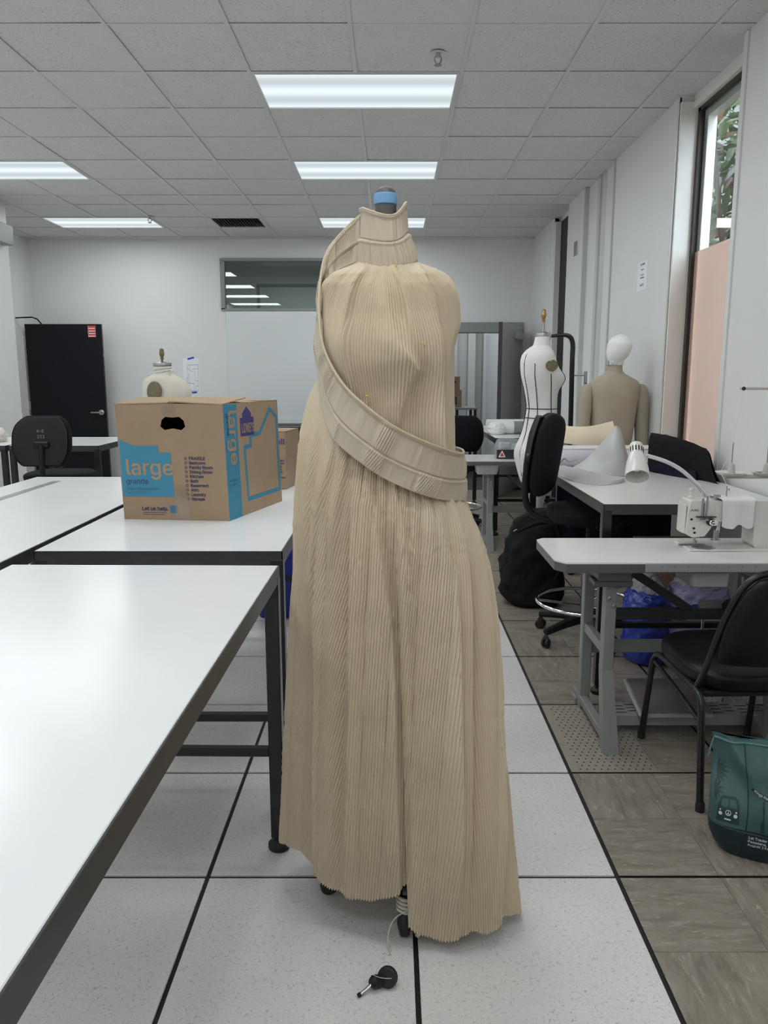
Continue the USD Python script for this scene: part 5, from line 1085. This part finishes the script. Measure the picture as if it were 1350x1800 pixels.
# ---- black soft bag standing beyond the drafting chair
bbx = rayz(926, 1064, 0)
sk_ = thing('soft_bag', 'tall slouching black fabric bag on the floor beside the drafting chair', 'bag', (.935, 4.90, 0))
def slump(V):
    q = V.copy(); n = meshkit.fbm(q * 7 + 3, 3, 4) - .5; n2 = meshkit.fbm(q * np.array((16, 16, 9)) + 9, 2, 7) - .5
    r = np.stack([q[..., 0], q[..., 1], q[..., 2] * 0], -1); L = np.linalg.norm(r, axis=-1, keepdims=True) + 1e-6
    q = q + r / L * (.13 * n + .03 * n2)[..., None] * np.clip(q[..., 2:3] / .1, 0, 1); q[..., 2] += .05 * q[..., 0] * (q[..., 2] / .6); return q
part(sk_, 'body', loft([(.0, 0, 0, .13, .13, 2.6), (.015, 0, 0, .165, .16, 2.6), (.12, -.01, 0, .20, .18, 2.6), (.30, -.005, 0, .205, .17, 2.4), (.45, .02, 0, .185, .15, 2.3), (.54, .04, 0, .16, .12, 2.2), (.60, .05, 0, .11, .09, 2), (.625, .05, 0, .04, .04, 2)], 70, 8, fn=slump), 'fabric_black', smooth=True)
part(sk_, 'strap', [tube([(-.13, -.13, .50), (-.05, -.17, .55), (.06, -.16, .57), (.14, -.10, .55)], [.010, .012, .012, .010], 8, spline=20), tube([(.10, -.16, .56), (.14, -.19, .36), (.10, -.20, .20)], .009, 6, spline=14)], 'fabric_black')
part(sk_, 'zip_pull', bar((-.155, -.11, .50), (-.135, -.12, .515), .006), 'chrome')

# ---- blue bags and crate under the sewing table
M['film_blue'] = usdkit.material(stage, '/World/Looks/film_blue', {'p': ('principled_bsdf', {'base_color': (.10, .10, .38), 'roughness': .18, 'specular_ior_level': .7}), 't': ('translucent_bsdf', {'color': (.2, .2, .6)}), 'm': ('mix_closure', {'fac': .25})}, [('p.BSDF', 'm.closure1'), ('t.BSDF', 'm.closure2')], surface='m.closure')
mat('bag_blue', (.018, .04, .34), .25, spec=.6)
mat('bag_white', (.40, .39, .44), .4)
mat('bag_lilac', (.34, .33, .56), .25, spec=.6)
def crumple(k, amp, seed, clampz=None):
    def fn(V):
        q = V.copy(); n = 1 - np.abs(2 * meshkit.fbm(q * k + seed, 3, seed) - 1); n2 = meshkit.fbm(q * k * .4 + seed, 2, seed + 3) - .5
        c = q[..., :2] - q[..., :2].mean(); L = np.linalg.norm(c, axis=-1, keepdims=True) + 1e-6
        q[..., :2] += c / L * (amp * (n - .7) + 1.4 * amp * n2)[..., None] * np.clip(q[..., 2:3] / .06, 0, 1); return q
    return fn
for k, (x, y, w, dd, h, m_, lab) in enumerate(((1.335, 3.86, .105, .13, .40, 'bag_blue', 'glossy dark blue plastic bag under the window table, left of the clear ones'), (1.585, 3.84, .16, .13, .43, 'bag_lilac', 'clear lilac plastic bag under the window table, right of the dark blue one'))):
    t = thing('plastic_bag', lab, 'bag', (x, y, 0))
    part(t, 'body', loft([(.0, 0, 0, w * .7, dd * .7, 2.4), (.02, 0, 0, w * .95, dd * .95, 2.4), (h * .45, 0, 0, w * 1.05, dd * 1.02, 2.4), (h * .75, 0, 0, w, dd, 2.4), (h * .92, 0, 0, w * .85, dd * .8, 2.2), (h, 0, 0, w * .6, dd * .6, 2)], 90, 12, fn=crumple(14, .035, 5 + 7 * k)), m_, smooth=True)
    part(t, 'liner_rim', tube([(w * .98 * math.cos(q), dd * .98 * math.sin(q), h * .74 + .015 * math.sin(3 * q)) for q in np.linspace(0, 2 * math.pi, 40)], .016, 8, closed=True), 'bag_blue')
    part(t, 'crumpled_fill', loft([(h * .86, 0, -.01, w * .6, dd * .6, 2), (h * .98, 0, 0, w * .7, dd * .65, 2), (h * 1.12, -.01, 0, w * .45, dd * .4, 2), (h * 1.18, 0, 0, w * .12, dd * .1, 2)], 60, 10, fn=crumple(30, .04, 11 + k)), 'bag_white', smooth=True)
t = thing('crate_box', 'brown cardboard carton standing behind the plastic bags under the window table', 'box', (1.59, 4.22, 0))
part(t, 'body', box(-.19, .19, -.11, .13, 0, .56, .003), 'cardboard', smooth=False)
part(t, 'paper_label', box(-.11, .0, -.112, -.1105, .42, .49), 'label_white', smooth=False)
t = thing('dark_panel', 'navy cloth hanging across the back of the window table legs', 'cloth', (1.40, 4.75, 0))
u = np.linspace(0, 1, 60); v = np.linspace(0, 1, 20); UU, VV = np.meshgrid(u, v)
part(t, 'cloth', solid(np.stack([-.36 + .72 * UU, .012 * np.sin(UU * 30) * (.4 + VV), .845 - .45 * VV], -1), .003), 'fabric_navy', smooth=True)
part(t, 'hanging_rod', tube([(-.40, 0, .848), (.37, 0, .848)], .006, 8), 'rail_black')

# ---- on the window table: fabric roll, cream roll, silver cloth, folded black garment
mat('cloth_cream', (.78, .68, .50), .8, var=.05, vscale=8)
mat('cloth_lilac', (.70, .68, .74), .7)
mat('cloth_silver', (.48, .48, .475), .42, spec=.5, sheen=.2, bump=.1, bscale=300)
mat('cloth_ivory', (.76, .73, .66), .8)
zt = .905
r1 = thing('fabric_roll', 'fat roll of white and lilac fabric lying across the window table', 'fabric roll', (1.33, 4.86, zt))
a = np.linspace(0, 2 * math.pi, 60)
def rollmesh(L, r, fn=lambda x, q: 1.0, n=24):
    xs = np.linspace(-L / 2, L / 2, n); return np.array([[(x, r * math.cos(q) * fn(x, q) * 1.25, r * .94 + r * math.sin(q) * fn(x, q)) for q in a] for x in xs])
m = grid(rollmesh(.78, .068, lambda x, q: 1 - .05 * math.sin(3 * q + 2 * x))); caps = [trimesh.convex.convex_hull(rollmesh(.78, .066)[i]  + np.array([(0, 0, 0)]) ) for i in ()]
part(r1, 'roll', [m, lathe([(.06, -.385), (.06, -.384), (.06, .384), (.06, .385)], 40, (0, 0, .064), ry=90)], 'cloth_lilac', smooth=40)
part(r1, 'outer_layer', grid(np.array([[(x, .087 * math.cos(q), .064 + .070 * math.sin(q)) for q in np.linspace(.15, 2.3, 24)] for x in np.linspace(-.39, .34, 12)])), 'cloth_ivory', smooth=True)
c1 = thing('fabric_piece', 'curved piece of cream fabric propped on the fabric roll', 'fabric', (1.32, 4.96, zt))
u = np.linspace(0, 1, 60); v = np.linspace(0, 1, 24); UU, VV = np.meshgrid(u, v)
X = -.25 + .36 * UU + .02 * VV * (UU - .5); Zb = .150 + .105 * VV - .022 * np.sin(np.pi * UU) * VV - .018 * np.sin(np.pi * UU) * (1 - VV) + .022 * UU * VV
Yy = -.07 + .10 * VV ** 2 + .02 * np.cos(UU * 6) * VV
part(c1, 'sheet', solid(np.stack([X, Yy, Zb], -1), .003), 'cloth_cream', smooth=True)
# silver cloth: a tented, creased piece and a flat trailing fold
c2 = thing('silver_cloth', 'crumpled silver-grey cloth with a tall pointed fold on the window table', 'cloth', (0, 0, zt))
def R_(px, py, Y, dz=0): p = ray(px, py, Y); return np.array((p[0], Y, p[2] - zt))
def patch(rows, nu=40, nv=30, wob=.004, seed=1):
    rows = np.array(rows); k = rows.shape
    A_ = CubicSpline(np.linspace(0, 1, k[1]), rows, axis=1)(np.linspace(0, 1, nu)); A_ = PchipInterpolator(np.linspace(0, 1, k[0]), A_, axis=0)(np.linspace(0, 1, nv))
    A_ = A_ + (meshkit.fbm(A_ * 22, 3, seed) - .5)[..., None] * np.array((.2, 1, .6)) * wob * 4; A_[..., 2] = np.maximum(A_[..., 2], .003); return A_
fa = patch([[R_(1084, 749, 4.55), R_(1085, 749, 4.55), R_(1087, 750, 4.56), R_(1090, 752, 4.57)], [R_(1060, 780, 4.60), R_(1070, 782, 4.48), R_(1088, 782, 4.44), R_(1099, 784, 4.54)], [R_(1036, 806, 4.62), R_(1056, 813, 4.44), R_(1090, 812, 4.38), R_(1106, 812, 4.53)], [R_(1010, 824, 4.66), R_(1042, 836, 4.40), R_(1092, 838, 4.35), R_(1110, 833, 4.48)]], 60, 40, .003)
fb = fa[::, ::-1].copy(); fb[..., 1] += .015 + .04 * np.linspace(0, 1, fb.shape[0])[:, None]
part(c2, 'peak', [solid(fa, .003), solid(fb, .003)], 'cloth_silver', smooth=True)
fc = patch([[R_(968, 815, 4.70), R_(1005, 821, 4.58), R_(1050, 831, 4.30), R_(1094, 838, 4.15)], [R_(978, 828, 4.48), R_(1015, 838, 4.22), R_(1058, 845, 4.05), R_(1097, 841, 4.12)], [R_(984, 838, 4.35), R_(1022, 850, 4.07), R_(1062, 854, 3.99), R_(1100, 846, 4.15)]], 70, 30, .005, 3)
part(c2, 'flat_fold', solid(fc, .004), 'cloth_silver', smooth=True)
part(c2, 'ruffle', [tube([R_(985, 815, 4.3), R_(993, 806, 4.28), R_(1000, 812, 4.26), R_(1012, 808, 4.24), R_(1018, 812, 4.22)], .0035, 6, spline=24)], 'cloth_lilac')
g1 = thing('folded_garment', 'folded black garment standing on the window table near the window', 'garment', (0, 0, zt))
pa = [[(1141, 826, 4.62), (1180, 835, 4.42), (1225, 846, 4.22), (1262, 853, 4.05)], [(1140, 800, 4.63), (1180, 806, 4.44), (1222, 815, 4.26), (1253, 828, 4.10)], [(1142, 772, 4.65), (1180, 776, 4.47), (1220, 788, 4.29), (1246, 797, 4.16)], [(1146, 763, 4.68), (1182, 769, 4.50), (1216, 780, 4.32), (1242, 790, 4.20)]]
fa = patch([[R_(*q) for q in r] for r in pa], 50, 30, .004, 6)
fb = fa.copy(); fb[..., 0] += .035 * np.linspace(1, .3, fb.shape[0])[:, None]; fb[..., 1] += .05
V_ = np.concatenate([fa, fb[::-1]], 0)
part(g1, 'outer_fold', solid(V_, .004), 'fabric_black', smooth=True)
lo = fa[:9].copy(); lo[..., 0] -= .012; lo[..., 1] -= .03; 
part(g1, 'lining', solid(lo[:, :34] * np.array((1, 1, .7)), .004), 'fabric_navy', smooth=True)

# ---- white dress form hanging from its stand, turned half away
FX, FY = 1.095, 5.62
wf = thing('dress_form', 'white female dress form with black style lines, hung from the black hooked stand', 'dress form', (FX, FY, 0), rz=112)
def zy(py): return float(ray_z(py, FY))
def bustf(V):
    q = V.copy(); z = q[..., 2]; zb = zy(665)
    for s in (-1, 1):
        e = np.exp(-((q[..., 0] - s * .075) / .06) ** 2 - ((z - zb) / .065) ** 2) * np.clip(-(q[..., 1] - .03) / .08, 0, 1); q[..., 1] -= .062 * e
    e = np.exp(-((z - zy(795)) / .11) ** 2) * (q[..., 1] > 0) * np.exp(-((np.abs(q[..., 0]) - .07) / .07) ** 2); q[..., 1] += .035 * e
    return q
tr = [(zy(850), 0, .02, .11, .10), (zy(835), 0, .02, .145, .130), (zy(795), 0, .01, .172, .148), (zy(760), 0, 0, .155, .125), (zy(718), 0, 0, .120, .104), (zy(690), 0, .01, .128, .112), (zy(660), 0, .03, .150, .122), (zy(640), 0, .04, .160, .116), (zy(626), 0, .045, .155, .100), (zy(617), 0, .04, .130, .080), (zy(611), 0, .03, .095, .066), (zy(607), 0, .022, .066, .056), (zy(590), 0, .010, .056, .052)]
part(wf, 'torso', loft(tr, 60, 6, fn=bustf), 'form_white', smooth=True)
part(wf, 'neck_cap', lathe([(.057, zy(592)), (.059, zy(591)), (.057, zy(586)), (.02, zy(584)), (.015, zy(583))], 24, (0, .008, 0)), 'steel')
part(wf, 'neck_rod', lathe([(.010, zy(584)), (.010, zy(568))], 12, (0, .008, 0)), 'steel')
finial(wf, (0, .008, zy(570)), .70)
part(wf, 'leg', loft([(zy(905), -.03, .05, .028, .034), (zy(902), -.03, .05, .040, .045), (zy(880), -.03, .045, .055, .062), (zy(850), -.04, .03, .075, .085), (zy(832), -.05, .02, .085, .100)], 32, 5), 'form_white', smooth=True)
part(wf, 'arm_plate', mv(lathe([(.036, 0), (.040, .004), (.038, .012), (.02, .013)], 24).apply_transform(np.diag([1, 1.25, 1, 1])), (-.150, .03, zy(643)), ry=-84, rz=0), 'plate_bronze', label='bronze arm plate')
def line_on(pts, r=.003):
    """tape laid on the torso along (angle in degrees, height)"""
    o = []
    T_ = np.array([(q[0], q[2], q[3], q[4]) for q in sorted(tr)]); 
    for ang_, z in pts:
        w, d_, yc = np.interp(z, T_[:, 0], T_[:, 2]), np.interp(z, T_[:, 0], T_[:, 3]), np.interp(z, T_[:, 0], T_[:, 1]); q = math.radians(ang_)
        o.append((w * math.cos(q) * 1.012, yc + d_ * math.sin(q) * 1.012, z))
    o = bustf(np.array(o)[None])[0]; return tube(o, r, 5)
zs = np.linspace(zy(835), zy(622), 50)
tapes = [line_on([(90, z) for z in zs]), line_on([(0, z) for z in zs[:42]]), line_on([(180, z) for z in zs[:42]]), line_on([(-90, z) for z in zs])]
for s in (52, 128, -55, -125): tapes.append(line_on([(s, z) for z in zs[:46]]))
for yy in (718, 734): tapes.append(line_on([(q, zy(yy)) for q in np.linspace(0, 360, 60)]))
for m_ in tapes: part(wf, 'style_tape', m_, 'black_tape')
part(wf, 'side_tag', tube([(-.15, .05, zy(745)), (-.17, .06, zy(752)), (-.165, .05, zy(775))], .006, 6), 'form_white')
# the hooked stand that carries it
hx = ray(1006, 700, 5.80)[0]; top = ray_z(588, 5.80); nxp = ray(963, 591, 5.80)
hk = thing('form_stand', 'black hooked tube stand carrying the white dress form', 'stand', (0, 0, 0))
part(hk, 'hook_tube', tube([(hx + .01, 5.86, .05), (hx + .01, 5.86, 1.0), (hx, 5.85, float(ray_z(640, 5.85))), (hx, 5.85, float(ray_z(608, 5.85))), (hx - .02, 5.84, float(ray_z(594, 5.84))), (hx - .07, 5.83, float(ray_z(589, 5.83))), (hx - .13, 5.82, float(ray_z(590, 5.82))), (nxp[0] - .0, 5.81, nxp[2]), (nxp[0] - .055, 5.80, nxp[2])], [.019, .019, .019, .019, .018, .015, .013, .010, .005], 12, spline=90), 'rail_black', smooth=True)
part(hk, 'collar_clamp', lathe([(.018, -.03), (.020, -.025), (.020, .02), (.012, .025)], 14, nxp), 'rail_black')
part(hk, 'base', [bar((hx - .28, 5.86, .045), (hx + .22, 5.86, .045), .05, .04), bar((hx, 5.60, .045), (hx, 6.12, .045), .05, .04)] + [lathe([(.025, 0), (.025, .04)], 12, q) for q in ((hx - .26, 5.86, 0), (hx + .2, 5.86, 0), (hx, 5.62, 0), (hx, 6.1, 0))], 'rail_black')
part(hk, 'side_bar', [tube([(hx, 5.85, float(ray_z(660, 5.85))), (hx + .11, 5.85, float(ray_z(659, 5.85)))], .007, 8), tube([(hx + .105, 5.85, float(ray_z(653, 5.85))), (hx + .105, 5.85, float(ray_z(680, 5.85)))], .012, 10)], 'steel')
# ---- tan male form with white egg head, seen from behind
MX, MY = 1.555, 5.42
def zm(py): return float(ray_z(py, MY))
mf = thing('dress_form', 'tan male dress form with arms and white egg-shaped head, seen from behind', 'dress form', (MX, MY, 0), rz=3)
K_ = .88
rows = [(zm(815), 0, 0, .135, .10), (zm(790), 0, 0, .150, .105), (zm(760), 0, 0, .165, .110, 2.2), (zm(720), 0, 0, .182, .115, 2.3), (zm(695), 0, 0, .195, .112, 2.4), (zm(680), 0, 0, .205, .100, 2.4), (zm(670), 0, .005, .185, .085, 2.3), (zm(664), 0, .01, .14, .075, 2.2), (zm(657), 0, .01, .085, .065, 2), (zm(651), 0, .008, .062, .058, 2), (zm(641), 0, .006, .057, .055, 2)]
rows = [(r[0], r[1] * K_, r[2], r[3] * K_) + tuple(r[4:]) for r in rows]
part(mf, 'torso', loft(rows, 56, 6), 'form_tan', smooth=True)
part(mf, 'back_seam', tube([(0, .113, zm(760)), (0, .118, zm(720)), (0, .114, zm(690)), (0, .095, zm(668)), (0, .068, zm(655))], .0016, 5, spline=20), 'plate_bronze')
for s in (-1, 1):
    x0 = s * .212
    part(mf, 'arm', loft([(zm(850), s * K_ * .250, -.03, .030, .034), (zm(820), s * K_ * .246, -.02, .038, .042), (zm(780), s * K_ * .240, -.01, .043, .048), (zm(740), s * K_ * .234, 0, .047, .052), (zm(705), s * K_ * .226, .0, .051, .056), (zm(688), s * K_ * .220, .0, .048, .052), (zm(678), s * K_ * .214, 0, .032, .036), (zm(675), s * K_ * .210, 0, .010, .012)], 30, 5), 'form_tan', smooth=True)
    part(mf, 'arm_seam', tube([(s * K_ * .172, .085, zm(735)), (s * K_ * .183, .098, zm(705)), (s * K_ * .192, .098, zm(688)), (s * K_ * .205, .06, zm(674))], .004, 6, spline=16), 'black_tape')
part(mf, 'neck_cap', [lathe([(.058, zm(642)), (.060, zm(641)), (.060, zm(634)), (.030, zm(632)), (.028, zm(630)), (.028, zm(624))], 28, (0, .006, 0))], 'chrome')
part(mf, 'neck_swivel', lathe([(.034, zm(632)), (.040, zm(630)), (.036, zm(626)), (.02, zm(622))], 20, (0.0, .006, 0)), 'cast_dark')
eg = loft([(-.095, -.012, 0, .018, .018), (-.088, -.012, 0, .040, .044), (-.06, -.008, 0, .062, .070), (-.02, .0, 0, .078, .090), (.03, .004, 0, .082, .096), (.07, .006, 0, .068, .080), (.095, .006, 0, .040, .046), (.106, .006, 0, .005, .005)], 40, 6)
part(mf, 'head', mv(eg, (.018, .0, zm(612) - .01), ry=8), 'egg_white', smooth=True, label='featureless white egg-shaped head')
part(mf, 'stand_pole', lathe([(.018, .05), (.018, zm(812))], 14), 'steel')
part(mf, 'stand_base', lathe([(.17, 0), (.17, .012), (.03, .03), (.02, .05)], 30), 'steel')
# dark round weight on the table edge beside the forms
t = thing('pin_cushion', 'small black round pin cushion between the white form and the tan form', 'pin cushion', (ray(994, 752, 5.28)[0], 5.26, zt))
part(t, 'cushion', lathe([(.03, 0), (.045, .012), (.046, .03), (.036, .05), (.015, .06), (.001, .062)], 24, (0, 0, .012)), 'fabric_black'); part(t, 'base', lathe([(.05, 0), (.05, .012)], 24), 'plastic_black')

# ---- far white table: rolls; far sewing table: clear bag
for k, (px, py, Y, L, r, lab) in enumerate(((905, 768, 7.55, .60, .062, 'white fabric roll with a grey band, in front on the far white table'), (900, 757, 8.00, .70, .060, 'white fabric roll behind the other roll on the far white table'))):
    p = rayz(px, py, TABLE_H + r)
    t = thing('fabric_roll', lab, 'fabric roll', (1.32 + .02 * k, Y, TABLE_H), rz=3 * k)
    part(t, 'roll', grid(np.array([[(x, r * math.cos(q), r + r * math.sin(q)) for q in a] for x in np.linspace(-L / 2, L / 2, 20)])), 'cloth_white', smooth=True)
    part(t, 'core', lathe([(.02, -L / 2), (r * .98, -L / 2), (r * .98, L / 2), (.02, L / 2)], 30, (0, 0, r), ry=90), 'cloth_ivory')
    if k == 0:
        part(t, 'grey_band', lathe([(r * 1.01, -.12), (r * 1.02, -.10), (r * 1.02, -.04), (r * 1.01, -.02)], 40, (0, 0, r), ry=90), 'sewing_grey')
        cr = mv(loft([(0, 0, 0, .07, .085), (.02, 0, 0, .085, .10), (.07, 0, 0, .08, .09), (.11, 0, 0, .055, .06), (.122, 0, 0, .01, .01)], 50, 8, fn=crumple(22, .028, 3)), (-.29, -.02, 0)); part(t, 'loose_end', cr, 'cloth_white', smooth=True)
cp = ray(897, 790, 6.62)
pb = thing('plastic_pack', 'clear plastic pack with a dark printed label and red triangle on the far sewing table', 'package', (cp[0], 6.64, ST_H))
M['film_clear'] = usdkit.material(stage, '/World/Looks/film_clear', {'t': ('transparent_bsdf', {'color': (.85, .88, .9)}), 'p': ('principled_bsdf', {'base_color': (.5, .53, .55), 'roughness': .2}), 'm': ('mix_closure', {'fac': .45})}, [('t.BSDF', 'm.closure1'), ('p.BSDF', 'm.closure2')], surface='m.closure')
part(pb, 'bag_film', loft([(.0, 0, 0, .12, .07, 3), (.01, 0, 0, .128, .078, 3), (.09, 0, 0, .128, .075, 3), (.14, 0, 0, .12, .06, 2.6), (.165, -.02, 0, .09, .03, 2.2), (.175, -.03, 0, .05, .01, 2)], 70, 8, fn=crumple(26, .018, 9)), 'film_clear', smooth=True)
part(pb, 'contents', [box(-.06, .0, -.03, .03, .09, .14, .01), lathe([(.045, .0), (.045, .05)], 20, (.05, .0, .075)), lathe([(.03, 0), (.03, .06)], 16, (-.07, .01, .08))], 'cloth_white')
lb_ = part(pb, 'label_band', box(-.125, .13, -.0865, -.0845, .005, .082, .001), 'cast_dark', smooth=False, label='dark printed label band')
tri = Pg([(-.105, .022), (-.055, .022), (-.08, .070)]).buffer(.004); tri2 = Pg([(-.098, .027), (-.062, .027), (-.08, .062)])
part(lb_, 'warning_triangle', upright(mv(trimesh.creation.extrude_polygon(tri, .001, engine='earcut'), (0, 0, .087))), 'label_white', smooth=False); part(lb_, 'triangle_centre', upright(mv(trimesh.creation.extrude_polygon(tri2, .001, engine='earcut'), (0, 0, .0885))), 'label_red', smooth=False)
part(lb_, 'label_text', upright(mv(trimesh.creation.extrude_polygon(Pg([(.02, .01), (.122, .01), (.122, .072), (.02, .072)]), .001, engine='earcut'), (0, 0, .087))), 'ink_soft', smooth=False)
part(lb_, 'label_lines', [box(.03, .11 - .012 * (k % 3), -.0895, -.0885, .018 + .009 * k, .022 + .009 * k) for k in range(6)], 'label_white', smooth=False)
part(S2, 'drawer', loft([(ST_H - .115, .20, .08, .075, .09, 8), (ST_H - .11, .20, .08, .085, .10, 8), (ST_H - .045, .20, .08, .095, .105, 8), (ST_H - .040, .20, .08, .10, .11, 8)], 36, 3), 'tray_metal', smooth=30)

# ---- beyond the open door: low table with cartons
t = thing('side_table', 'black-legged grey table seen through the open doorway', 'table', (.86, 11.9, 0))
part(t, 'tabletop', box(-.40, .43, -.35, .35, .98, 1.01, .002), 'sewing_grey', smooth=False)
for sx in (-.38, .40, .13):
    for sy in ((-.32, .32) if sx != .13 else (-.32,)): part(t, 'leg', box(sx - .02, sx + .02, sy - .02, sy + .02, 0, .98), 'rail_black', smooth=False)
for k, (z, h, m_) in enumerate(((1.01, .26, 'cardboard'), (1.27, .20, 'cardboard'))):
    t = thing('carton', ('lower' if k == 0 else 'upper') + ' brown carton stacked on the table beyond the open doorway', 'box', (.80, 11.9, z))
    part(t, 'body', box(-.28, .27 - .03 * k, -.18, .2, 0, h, .003), m_, smooth=False)
    part(t, 'print', box(.02, .20 - .02 * k, -.1815, -.18, .04 if k == 0 else .10, .16 if k == 0 else .13), 'ink', smooth=False)

# ---- notices on the right wall
ny = lambda px: XR / ((px - CX) / F)      # depth on the wall's plane
dn = XR * F / (1124 - CX); YN = (dn - 0.0) / math.cos(PITCH) + .06
nt = thing('notice', 'white printed notice sheet taped to the right wall', 'notice', (XR, YN, 0))
z0, z1 = ray_z(511, YN), ray_z(459, YN)
part(nt, 'sheet', box(-.0015, -.0003, -.108, .108, z0, z1), 'paper', smooth=False)
lines = [('NO IRONS', .020, True, .86), ('Thank you!', .012, False, .70), ('Please keep', .012, False, .52), ('Room Clean', .014, True, .42), ('403.211', .022, True, .16)]
for s, h, b, f_ in [(q[0], q[1] * .72, q[2], q[3]) for q in lines]:
    g = text(s, h, .0005, b); g.apply_translation((-g.bounds[1][0] / 2, 0, 0)); g = mv(mv(g, rx=90), rz=-90); g.apply_translation((-.0016, 0, z0 + (z1 - z0) * f_)); part(nt, 'lettering', g, 'ink', smooth=False)
dn = XR * F / (1009 - CX); YN2 = dn / math.cos(PITCH) + .13
z0, z1 = ray_z(449, YN2), ray_z(424, YN2)
wp = thing('wall_plate', 'small metal wall plate on the right wall beside the blacked-out window', 'wall plate', (XR, YN2, 0))
part(wp, 'plate', box(-.006, -.0005, -.075, .075, z0, z1, .002), 'steel', smooth=False)
part(wp, 'screw', [mv(lathe([(.006, 0), (.005, .002)], 8), (-.006, s, (z0 + z1) / 2), ry=-90) for s in (-.05, .05)], 'grey_frame')

# ---- outside the window: shrubs
mat('bark', (.09, .065, .045), .9)
for nm, cc in (('leaf_green', (.045, .065, .028)), ('leaf_dark', (.022, .034, .018)), ('leaf_pale', (.12, .135, .07)), ('leaf_rust', (.10, .06, .035))):
    M[nm] = usdkit.material(stage, '/World/Looks/' + nm, {'p': ('principled_bsdf', {'base_color': cc, 'roughness': .28, 'specular_ior_level': .6}), 't': ('translucent_bsdf', {'color': tuple(min(1, q * 2.2) for q in cc)}), 'm': ('mix_closure', {'fac': .35})}, [('p.BSDF', 'm.closure1'), ('t.BSDF', 'm.closure2')], surface='m.closure')
def leaf(c, d, up, L, w):
    d = d / np.linalg.norm(d); s = np.cross(d, up); s /= np.linalg.norm(s) + 1e-9; n = np.cross(s, d); V = []
    prof = [(0, 0), (.18, .55), (.42, 1), (.7, .8), (.9, .35), (1, 0)]
    for q, k in prof: V += [c + d * L * q - s * w * k + n * (L * .10 * k - L * .25 * q * q), c + d * L * q - n * (L * .25 * q * q), c + d * L * q + s * w * k + n * (L * .10 * k - L * .25 * q * q)]
    V = np.array(V); Fc = []
    for i in range(len(prof) - 1):
        b = 3 * i
        for j in (0, 1): Fc += [(b + j, b + j + 1, b + j + 4), (b + j, b + j + 4, b + j + 3)]
    return trimesh.Trimesh(V, Fc, process=False)
sr = np.random.default_rng(8)
shrub = thing('shrub', 'glossy-leaved evergreen shrub growing outside the tall window', 'shrub', (3.3, 6.2, 0))
for k in range(7):
    q = sr.normal(0, .35, 2); part(shrub, 'stem', tube([(q[0] * .3, q[1] * .6, 0), (q[0] * .6, q[1] * .9, 1.2), (q[0], q[1] * 1.6, 2.6), (q[0] * 1.2, q[1] * 2.0, 3.9)], [.04, .03, .02, .008], 8, spline=16), 'bark')
mass = {k: [] for k in ('leaf_green', 'leaf_dark', 'leaf_pale', 'leaf_rust')}
names = list(mass)
for k in range(6500):
    c = np.array((sr.normal(0, .42), sr.uniform(-2.0, 4.2), sr.uniform(.6, 5.2)))
    near = k < 170
    if near: c = np.array((sr.uniform(-.75, -.25), sr.uniform(-1.3, .9), sr.uniform(2.2, 4.0)))
    m = names[sr.choice(4, p=(.42, .34, .16, .08))]
    lf = leaf(c, sr.normal(0, 1, 3) * (1, 1, .6) + (-.35, 0, -.25), np.array((0, 0, 1.)) + sr.normal(0, .35, 3), sr.uniform(.14, .24), sr.uniform(.030, .052))
    if near: part(shrub, 'leaf', lf, m, smooth=True)
    else: mass[m].append(lf)
for m, l in mass.items(): part(shrub, 'foliage', l, m, smooth=True, kind='stuff')
struct('ground', box(2.2, 30, -20, 30, -.3, -.1), 'bark', smooth=False)
mat('far_wall', (.055, .055, .042), .8)
hw = thing('building', 'plain dark neighbouring wall behind the shrub outside the window', 'building', (7.0, 6, 0))
part(hw, 'wall', box(0, .3, -9, 26, -.1, 7.5), 'far_wall', smooth=False); part(hw, 'coping', box(-.05, .35, -9, 26, 7.5, 7.62), 'wall_trim', smooth=False)
